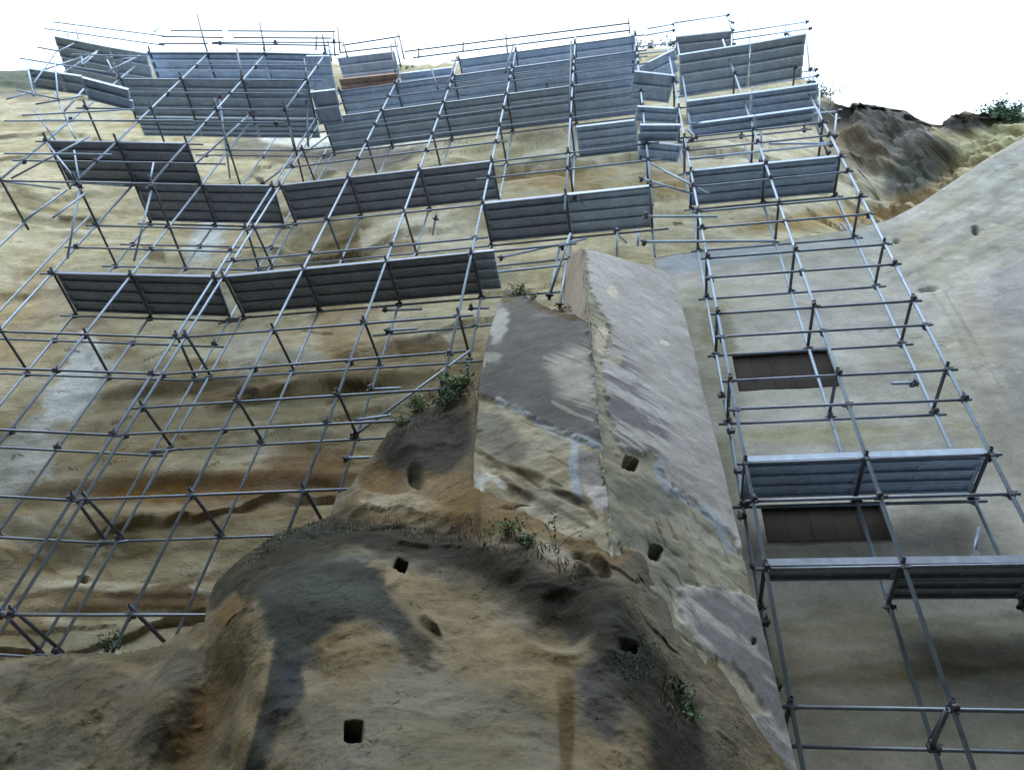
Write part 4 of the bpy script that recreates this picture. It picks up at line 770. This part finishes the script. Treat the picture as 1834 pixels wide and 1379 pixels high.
for nm, a, b in [("tie", pz(1597, 687, 8.25), pz(1640, 686, 8.25)), ("brace", pyy(1753, 945, 6.9), pyy(1743, 998, 6.9)), ("tie", pyy(1505, 400, 7.9), pyy(1530, 425, 7.9)), ("brace", pyy(1697, 1270, 6.8), pyy(1668, 1340, 7.4)), ("standard", pyy(1338, 830, 7.5), pyy(1333, 900, 7.9)),
                 ("standard", pyy(1206, 28, 7.8), pyy(1240, 250, 7.3)), ("standard", pyy(1340, 26, 7.9), pyy(1348, 170, 7.9)), ("standard", pyy(1437, -6, 7.7), pyy(1450, 125, 7.7)), ("standard", pyy(1221, 40, 8.2), pyy(1228, 150, 8.2)), ("standard", pyy(1348, 168, 7.3), pyy(1372, 215, 7.2)), ("standard", pyy(1365, 205, 7.2), pyy(1362, 290, 7.4)),
                 ("ledger", pyy(1205, 42, 8), pyy(1303, 28, 8)), ("ledger", pyy(1160, 52, 8), pyy(1206, 44, 8)), ("ledger", pyy(1156, 64, 8), pyy(1206, 55, 8)), ("ledger", pyy(1310, 60, 7.8), pyy(1444, 40, 7.8)), ("ledger", pyy(1312, 72, 7.8), pyy(1450, 52, 7.8)), ("standard", pyy(1311, 34, 8.2), pyy(1313, 80, 8.2)), ("brace", pyy(1300, 32, 8.2), pyy(1311, 42, 8.2)),
                 ("ledger", pyy(1205, 166, 8), pyy(1460, 126, 8)), ("ledger", pyy(1210, 175, 8), pyy(1462, 137, 8)), ("standard", pyy(1408, 40, 8), pyy(1406, 62, 8)), ("standard", pyy(1414, 50, 8), pyy(1412, 66, 8)), ("standard", pyy(1469, 135, 7.5), pyy(1466, 225, 7.5)), ("ledger", pyy(1235, 222, 7.2), pyy(1502, 200, 7.0)),
                 ("brace", pyy(1462, 188, 7.4), pyy(1500, 215, 8.2)), ("standard", pyy(1498, 205, 7.4), pyy(1494, 245, 7.4)), ("ledger", pyy(1235, 285, 7.2), pyy(1492, 258, 7)), ("ledger", pyy(1378, 258, 7), pyy(1490, 257, 7)), ("standard", pyy(1458, 126, 8), pyy(1456, 148, 8)), ("standard", pyy(1450, 128, 8), pyy(1448, 148, 8)),
                 ("brace", pyy(1230, 232, 7.2), pyy(1247, 246, 7)), ("standard", pyy(1300, 30, 8), pyy(1311, 55, 8)), ("brace", pyy(1460, 220, 7.4), pyy(1482, 275, 8)), ("ledger", pyy(1138, 85, 8), pyy(1206, 77, 8)), ("ledger", pyy(1140, 98, 8), pyy(1206, 90, 8)), ("standard", pyy(1134, 60, 7.8), pyy(1142, 140, 7.8))]:
    right.t(nm, a, b, TUBE_H if nm == 'brace' else TUBE); right.c(b, 1)
right.finish("slender grey tube scaffold in front of the pale plastered wall, right of the buttress")

# guard rails and posts standing along the very top of the works
tops = Scaf((-2.0, 9.5, 23.0))
for p, q, z in [((725, 93), (1128, 42), 24.7), ((740, 104), (1128, 55), 24.2), ((612, 82), (716, 66), 24.8), ((608, 95), (714, 83), 24.3), ((306, 55), (398, 55), 24.6), ((408, 56), (600, 57), 24.6), ((285, 79), (372, 79), 23.6), ((380, 79), (588, 82), 23.6), ((418, 68), (594, 69), 24.1), ((290, 66), (400, 68), 24.1)]:
    a, b = pz(*p, z), pz(*q, z); tops.t("guard_rail", a, b, TUBE_D, .024)
for p, q, y in [((353, 27), (368, 84), 9.3), ((465, 42), (475, 94), 9.3), ((567, 66), (566, 90), 9.6), ((577, 62), (584, 96), 9.4), ((597, 60), (600, 100), 9.4), ((605, 50), (609, 92), 9.3), ((587, 74), (594, 110), 9.3), ((615, 76), (622, 102), 9.2), ((714, 62), (724, 106), 9.1), ((707, 72), (718, 120), 9), ((700, 80), (708, 130), 8.9),
                ((906, 60), (909, 98), 8.8), ((1125, 34), (1128, 60), 8.6), ((750, 86), (750, 104), 9.3), ((830, 76), (829, 92), 9.1), ((1023, 74), (1020, 200), 8.0), ((919, 84), (905, 130), 8.3), ((1132, 62), (1134, 130), 7.9), ((818, 102), (800, 160), 8.6), ((424, 88), (434, 138), 8.6), ((545, 106), (552, 150), 8.8), ((548, 160), (552, 262), 9.4), ((510, 186), (526, 262), 9.2), ((384, 176), (408, 260), 9.3), ((979, 150), (982, 176), 8.8), ((773, 124), (784, 160), 8.9)]:
    tops.t("post", pyy(*p, y), pyy(*q, y), TUBE_D, .028)
tops.finish("thin guard rails and posts along the top edge of the works, against the white sky")

# ------------------------------------------------------------------ plank decks
def plank_geo(a, b, wv, front):
    """one steel plank from a to b; wv = width vector (horizontal)"""
    d = b - a; L = np.linalg.norm(d); d = d / L; wd = np.linalg.norm(wv); u = wv / wd; up = np.array([0, 0, 1.0])
    if L > .5: a = a + d * .008; L -= .016
    V, F = [], []
    def box(x0, x1, y0, y1, z0, z1):
        k = len(V)
        for x in (x0, x1):
            for y in (y0, y1):
                for z in (z0, z1): V.append(a + d * x + u * y + up * z)
        F.extend([tuple(k + i for i in f) for f in ((0, 1, 3, 2), (4, 6, 7, 5), (0, 4, 5, 1), (2, 3, 7, 6), (0, 2, 6, 4), (1, 5, 7, 3))])
    g_ = .008
    box(0, L, g_, wd - g_, .052, .060)                       # walking sheet
    box(0, L, g_, g_ + .012, -.035 if front else 0, .051); box(0, L, wd - g_ - .012, wd - g_, 0, .051)   # folded edges
    box(0, L, g_ + .0125, g_ + .035, 0, .004); box(0, L, wd - g_ - .035, wd - g_ - .0125, 0, .004)
    for x in (.0, L - .05): box(x, x + .05, g_ + .036, wd - g_ - .036, .004, .0515)  # end hooks
    if L > 1.2: box(L * .5 - .02, L * .5 + .02, g_ + .036, wd - g_ - .036, .030, .0515)
    for x in (L * .22, L * .74): box(x - .06, x + .06, wd * .5 - .02, wd * .5 + .02, .045, .0515)
    return V, F
decks = []
def deck(z, pl, pr, nl, nr_, n, label, mat=None, skip=(), group="steel plank decks of the scaffolds"):
    """pl, pr = front corners in plan; nl, nr_ = back corners"""
    mat = mat or PLANK
    fl, fr, bl_, br = [np.array([q[0], q[1], z]) for q in (pl, pr, nl, nr_)]
    e = empty("plank_deck", (fl + fr + bl_ + br) / 4); tag(e, label, "deck", group)
    for k in range(n):
        if k in skip: continue
        a = fl + (bl_ - fl) * k / n; b = fr + (br - fr) * k / n; wv = ((bl_ - fl) + (br - fr)) / 2 / n
        dd = (b - a) / np.linalg.norm(b - a); wv = wv - dd * (wv @ dd)
        V, F = plank_geo(a, b, wv, k == 0); V = np.array(V); V[:, 2] += jit(.006)
        part("plank", V, F, mat, e, False)
    return e
def sub(p, q, f_): return (p[0] * (1 - f_) + q[0] * f_, p[1] * (1 - f_) + q[1] * f_)
def bay(S, N, i, z, n, label, f0=0.02, f1=1.0, mat=None, skip=(), o=.10):
    a, b = np.array(S[i]), np.array(S[i + 1]); N = np.array(N)
    return deck(z + o, a + N * f0, b + N * f0, a + N * f1, b + N * f1, n, label, mat, skip)
def pd(z, A_, B_, depth, n, label, mat=None, N=(.245, .969), skip=()):
    a, b = pz(*A_, z), pz(*B_, z); N = np.array(N) * depth
    return deck(z, a[:2], b[:2], a[:2] + N, b[:2] + N, n, label, mat, skip)
DK = PLANK2
orderA = {1: "left", 2: "right"}
for i in (1, 2):
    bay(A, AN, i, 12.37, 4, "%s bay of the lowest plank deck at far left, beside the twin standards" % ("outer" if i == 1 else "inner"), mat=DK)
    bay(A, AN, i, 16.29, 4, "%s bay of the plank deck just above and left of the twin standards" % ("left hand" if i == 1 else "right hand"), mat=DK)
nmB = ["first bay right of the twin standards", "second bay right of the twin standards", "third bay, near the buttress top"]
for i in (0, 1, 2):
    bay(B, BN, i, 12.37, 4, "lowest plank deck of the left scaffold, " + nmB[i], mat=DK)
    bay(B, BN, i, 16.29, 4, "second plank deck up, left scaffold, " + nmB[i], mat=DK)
pd(12.5, (846, 452), (884, 449), .95, 4, "short narrow plank deck behind the lowest deck above the buttress top", N=(.245, .969))
for i in (3, 4): bay(B, BN, i, 14.33, 4, "%s bay of the dark plank deck hanging above the buttress" % ("left hand" if i == 3 else "right hand, lighter"), mat=DK if i == 3 else PLANK)
pd(18.2, (1031, 227), (1141, 214), .85, 4, "pale plank deck under the dark band, left of the leaning connecting decks", N=(.245, .969))
nm5 = ["first", "second", "third", "fourth", "fifth"]
for i in range(5):
    bay(B, BN, i, 20.21, 4, "long fifth decked level, %s bay from the twin standards" % nm5[i])
    bay(B, BN, i, 22.17, 4, "long sixth decked level, %s bay from the twin standards" % nm5[i], f1=.9)
for i in (2, 3, 4): bay(B, BN, i, 23.4, 2, "topmost blue grey planks under the guard rails, %s bay counted from the right end" % ["third", "second", "first"][i - 2], f1=.55)
pd(22.95, (714, 132), (811, 120), .5, 2, "short plank deck at the top, next to the orange boards", mat=PLANK)
pd(23.6, (603, 104), (706, 92), .85, 3, "isolated top plank deck above the orange boards")
pd(22.6, (606, 142), (712, 131), .5, 2, "orange brown boards under the isolated top deck", mat=WOOD)
for i, l_ in ((0, "left"), (1, "right")):
    bay(AO, AN, i, 16.29, 4, "plank deck held out from the cliff at far left, %s hand bay" % l_, mat=DK)
l3 = ["left hand", "middle", "right hand"]
for i in range(3):
    bay(AO, AN, i, 20.21, 4, "fourth level planks of the upper left outrigger, %s bay" % l3[i])
    bay(A, AN, i, 20.21, 4, "inner planks behind the upper left outrigger at its fourth level, %s bay" % l3[i], f1=.55, skip=())
pd(22.17, (262, 93), (365, 93), 1.1, 4, "top planks of the upper left works, bay next to the sloping wing deck", N=(.118, .993))
pd(22.17, (365, 93), (470, 93), 1.1, 4, "top planks of the upper left works, bay in the middle", N=(.118, .993))
pd(22.17, (470, 93), (577, 96), 1.1, 4, "top planks of the upper left works, bay ending at the gap before the orange boards", N=(.118, .993))
pd(18.6, (555, 165), (600, 160), .9, 2, "narrow planks bridging the gap beside the twin standards", N=(.118, .993))
pd(22.0, (548, 100), (590, 100), 1.2, 2, "narrow planks closing the top gap left of the orange boards", N=(.118, .993))
pd(21.5, (96, 64), (196, 84), 1.25, 4, "sloping looking wing deck at the top left corner, outer bay", N=(.0, 1.0))
pd(21.5, (196, 84), (262, 95), 1.15, 3, "sloping looking wing deck at the top left corner, inner bay", N=(.0, 1.0))
pd(18.9, (48, 122), (104, 130), .55, 2, "low wing planks at the top left corner over the pale rock, outer bay", N=(.05, 1.0))
pd(18.9, (104, 130), (146, 136), .55, 2, "low wing planks at the top left corner over the pale rock, inner bay", N=(.05, 1.0))
pd(17.6, (146, 138), (230, 160), .6, 2, "wing planks slanting down behind the raking tubes at upper left", N=(.05, 1.0))
for nm_, z, a, b, dp, n in [("lower", 16.42, (1147, 253), (1222, 260), .45, 2), ("middle", 16.42, (1146, 223), (1220, 223), .42, 2), ("upper", 18.05, (1141, 190), (1218, 194), .40, 2)]:
    pd(z, a, b, dp, n, "%s connecting planks that kink between the left and right scaffolds" % nm_, N=(0, 1.0))
pd(19.7, (1136, 127), (1210, 135), .75, 2, "connecting planks that kink between the scaffolds, second from the top", N=(0, 1))
pd(21.5, (1140, 122), (1208, 88), 1.0, 3, "slanting pale planks at the top between the two scaffolds", N=(.3, .95))
for i in range(2):
    l_ = "left hand" if i == 0 else "right hand"
    bay(C, CN, i, ZC[2], 4, "plank deck on the right scaffold over the lower dark opening, %s bay" % l_)
    bay(C, CN, i, ZC[7], 4, "plank deck of the right scaffold level with the skyline, %s bay" % l_)
bay(C, CN, 0, ZC[1], 2, "bottom plank strip of the right scaffold, narrow left hand bay", f1=.5, mat=DK)
bay(C, CN, 1, ZC[1], 4, "bottom plank deck of the right scaffold, full bay at the right edge", mat=DK)
bay(C, CN, 2, ZC[1], 4, "bottom plank deck of the right scaffold, bay running out of the picture", mat=DK)
pd(16.9, (1237, 222), (1352, 207), .36, 2, "thin plank deck near the top of the right scaffold, left hand bay")
pd(16.9, (1352, 207), (1461, 192), .36, 2, "thin plank deck near the top of the right scaffold, right hand bay")
pd(17.9, (1229, 181), (1346, 166), .62, 3, "plank deck under the tall pale deck of the right scaffold, left hand bay")
pd(17.9, (1346, 166), (1467, 149), .62, 3, "plank deck under the tall pale deck of the right scaffold, right hand bay")
pd(20.6, (1216, 98), (1344, 78), 1.15, 4, "highest broad pale plank deck of the right scaffold, left hand bay")
pd(20.6, (1344, 78), (1444, 60), 1.15, 4, "highest broad pale plank deck of the right scaffold, right hand bay")
pd(23.6, (1210, 66), (1311, 55), .55, 2, "small dark plank deck at the top of the right scaffold under the bent post", mat=DK)

# ------------------------------------------------------------------ plants
def leaf_mat(name, c):
    m, n, b = newmat(name); tc = n.nodes.new("ShaderNodeTexCoord").outputs['Object']
    k = mrange(n, noise_n(n, tc, 9, 3), .3, .7, .55, 1.5)
    s_ = n.nodes.new("ShaderNodeVectorMath"); s_.operation = 'SCALE'; s_.inputs[0].default_value = c; n.links.new(k, s_.inputs['Scale'])
    n.links.new(s_.outputs[0], b.inputs['Base Color']); b.inputs['Roughness'].default_value = .7; return m
LEAF = leaf_mat("leaves", (.11, .19, .085)); LEAF2 = leaf_mat("dark_leaves", (.06, .12, .07)); DRY = leaf_mat("dry_grass", (.17, .135, .085)); STEM = leaf_mat("stems", (.12, .09, .06))
def plant(c, rad, nleaf, ls, label, mat=LEAF, up=1.0, nst=12, cat="plant", name="wild_plant"):
    c = np.array(c, float); e = empty(name, c); tag(e, label, cat)
    V, F, SV, SF = [], [], [], []
    for k in range(nst):
        a = random.uniform(0, 6.28); el = random.uniform(.3, 1.4); L = rad * random.uniform(.7, 1.25)
        tip = c + np.array([math.cos(a) * math.cos(el), math.sin(a) * math.cos(el) * .8, math.sin(el) * up]) * L
        mid = (c + tip) / 2 + np.array([0, 0, .12 * L])
        for p, q in ((c, mid), (mid, tip)):
            b_ = len(SV); r_ = .012 * rad + .002
            for w_ in ((r_, 0, 0), (-r_, 0, 0), (0, 0, r_)): SV.append(p + w_)
            for w_ in ((r_ * .5, 0, 0), (-r_ * .5, 0, 0), (0, 0, r_ * .5)): SV.append(q + w_)
            SF += [(b_, b_ + 1, b_ + 4, b_ + 3), (b_ + 1, b_ + 2, b_ + 5, b_ + 4), (b_ + 2, b_, b_ + 3, b_ + 5)]
        for _ in range(max(1, nleaf // nst)):
            t = random.uniform(.25, 1.05); p = (c * (1 - t) + tip * t) + np.array([0, 0, .24 * L * t * (1 - t) * 2]) + np.array([random.gauss(0, 1) for _ in range(3)]) * rad * .10
            d = np.array([random.gauss(0, 1) for _ in range(3)]); d /= np.linalg.norm(d); w_ = np.cross(d, [random.gauss(0, 1) for _ in range(3)]); w_ /= np.linalg.norm(w_) + 1e-6
            l_ = ls * random.uniform(.6, 1.3); b_ = len(V); V += [p, p + d * l_ * .5 + w_ * l_ * .22, p + d * l_, p + d * l_ * .5 - w_ * l_ * .22]; F.append((b_, b_ + 1, b_ + 2, b_ + 3))
    part("stems", SV, SF, STEM, e, False); part("leaves", V, F, mat, e, False)
def nearP(px, py): i = np.argmin((MX - px) ** 2 + (MY - py) ** 2); return Pm_.reshape(-1, 3)[i].copy()
plant(nearP(812, 712) + [0, 0, .0], .42, 900, .07, "bright green leafy weed on the ledge left of the stained buttress face", nst=30)
plant(nearP(800, 738) , .36, 600, .06, "darker grassy tuft hanging just below the bright green weed", LEAF2, nst=26)
plant(nearP(745, 742) , .28, 380, .055, "low green tuft on the ledge edge beside the lowest tubes", nst=20)
plant(nearP(716, 768) , .18, 200, .05, "smallest green tuft at the left end of the ledge", nst=14)
plant(nearP(905, 965) + [0, -.05, .02], .22, 300, .04, "grassy green clump below the hollowed foot of the stonework", LEAF, nst=26)
plant(nearP(945, 985), .17, 200, .045, "green clump beside the dry reddish grass on the outcrop", LEAF, nst=18)
plant(nearP(995, 985), .30, 60, .04, "thin upright weed with a bare stem on the outcrop", LEAF2, nst=4, up=1.5)
plant(nearP(1215, 1250), .15, 160, .05, "dark green clump at the lower right edge of the outcrop", LEAF2, nst=18)
plant(nearP(1236, 1290), .12, 110, .05, "small green tuft where the outcrop meets the lower buttress", LEAF, nst=14)
plant(Pl[3, 28] + np.array([0, 0, .02]), .24, 320, .05, "green tuft on the pointed left corner of the buttress top", LEAF, nst=24)
plant(Pl[4, 60], .16, 140, .04, "low dry tuft on the buttress ledge near the tube feet", LEAF2, nst=14)
plant(Pl[2, 120], .16, 160, .04, "low mossy tuft on the buttress ledge next to the tan side", DRY, nst=14)
plant(pz(190, 1168, 3.9), .22, 150, .06, "dark bluish weed between the feet of the left scaffold", LEAF2, nst=16)
cR = at_y(1818.0, 236.0, 9.0); plant(cR, .72, 5200, .12, "bushy dark green shrub on the skyline at the right edge", LEAF2, 2.1, 70, "shrub", "shrub")
cR = at_y(1786.0, 205.0, 9.2); plant(cR, .6, 200, .10, "sparse twiggy shrub left of the skyline bush", LEAF2, 1.2, 16, "shrub", "shrub")
cR = at_y(1480.0, 172.0, 8.6); plant(cR, .5, 260, .09, "pale scrub on the cliff edge right of the scaffold top", DRY, .8, 16, "shrub", "shrub")
for px_, py_, l_ in ((1139, 80, "left"), (1164, 80, "middle"), (1194, 74, "right")):
    plant(at_y(float(px_), float(py_) + 6, 10.2), .38, 240, .10, "%s of three tiny yellowish shrubs on the cliff top between the scaffolds" % l_, DRY, .9, 14, "shrub", "shrub")
# grass and creeping growth on the outcrop
def grassy(name, boxes, nb, h, mat, label, droop=.3, sp=.004):
    V, F = [], []
    for (cx, cy, rx, ry, rot) in boxes:
        for _ in range(nb):
            t = random.uniform(0, 6.28); q = random.random() ** .5; a = math.radians(rot)
            u, v = rx * q * math.cos(t), ry * q * math.sin(t)
            px, py = cx + u * math.cos(a) - v * math.sin(a), cy + u * math.sin(a) + v * math.cos(a)
            j = int(round((px + 420) / 3)); i = int(np.argmin(abs(MY[:, j] - py))); p = Pm_[i, j]
            l_ = h * random.uniform(.5, 1.5); d = np.array([random.gauss(0, .5), random.gauss(-.3, .4), random.uniform(.2, 1.0)]); d /= np.linalg.norm(d); w_ = np.array([sp * random.uniform(.6, 1.6), 0, 0]); b_ = len(V)
            m_ = p + d * l_ * .6; e_ = p + d * l_ + np.array([0, -.1, -droop]) * l_
            V += [p - w_, p + w_, m_ + w_ * .8, m_ - w_ * .8, e_]; F += [(b_, b_ + 1, b_ + 2, b_ + 3), (b_ + 3, b_ + 2, b_ + 4)]
    tag(part(name, V, F, mat, None, False), label, "grass", kind="stuff")
grassy("grass", [(640, 930, 90, 12, -6), (790, 945, 90, 16, 10), (900, 965, 80, 24, 22), (1000, 1010, 60, 16, 35), (800, 735, 44, 14, -20), (740, 762, 50, 12, -25), (480, 985, 60, 12, -35), (1110, 965, 20, 26, 20), (1210, 1260, 30, 50, -10)], 110, .065, DRY, "dry brown grass fringing the rounded crest of the rock outcrop")
grassy("moss", [(560, 950, 90, 14, -8), (1140, 1180, 40, 50, 40)], 200, .035, LEAF2, "dark moss and low growth on the outcrop", .5)
# cable on the skyline
ca = [at_y(1490.0 + 45 * t, 166.0 + 25 * t + 5 * math.sin(3.14 * t), 9.3) for t in np.linspace(0, 1, 6)]
V, F = [], []
for a_, b_ in zip(ca[:-1], ca[1:]):
    q = tube("x", a_, b_, None, None, .008, 6); n0 = len(V); V += list(q[1]); F += [tuple(i + n0 for i in f) for f in q[2]]
tag(part("cable", V, F, COUP, None), "thin sagging cable running down from the scaffold top to the dark skyline rocks", "cable")
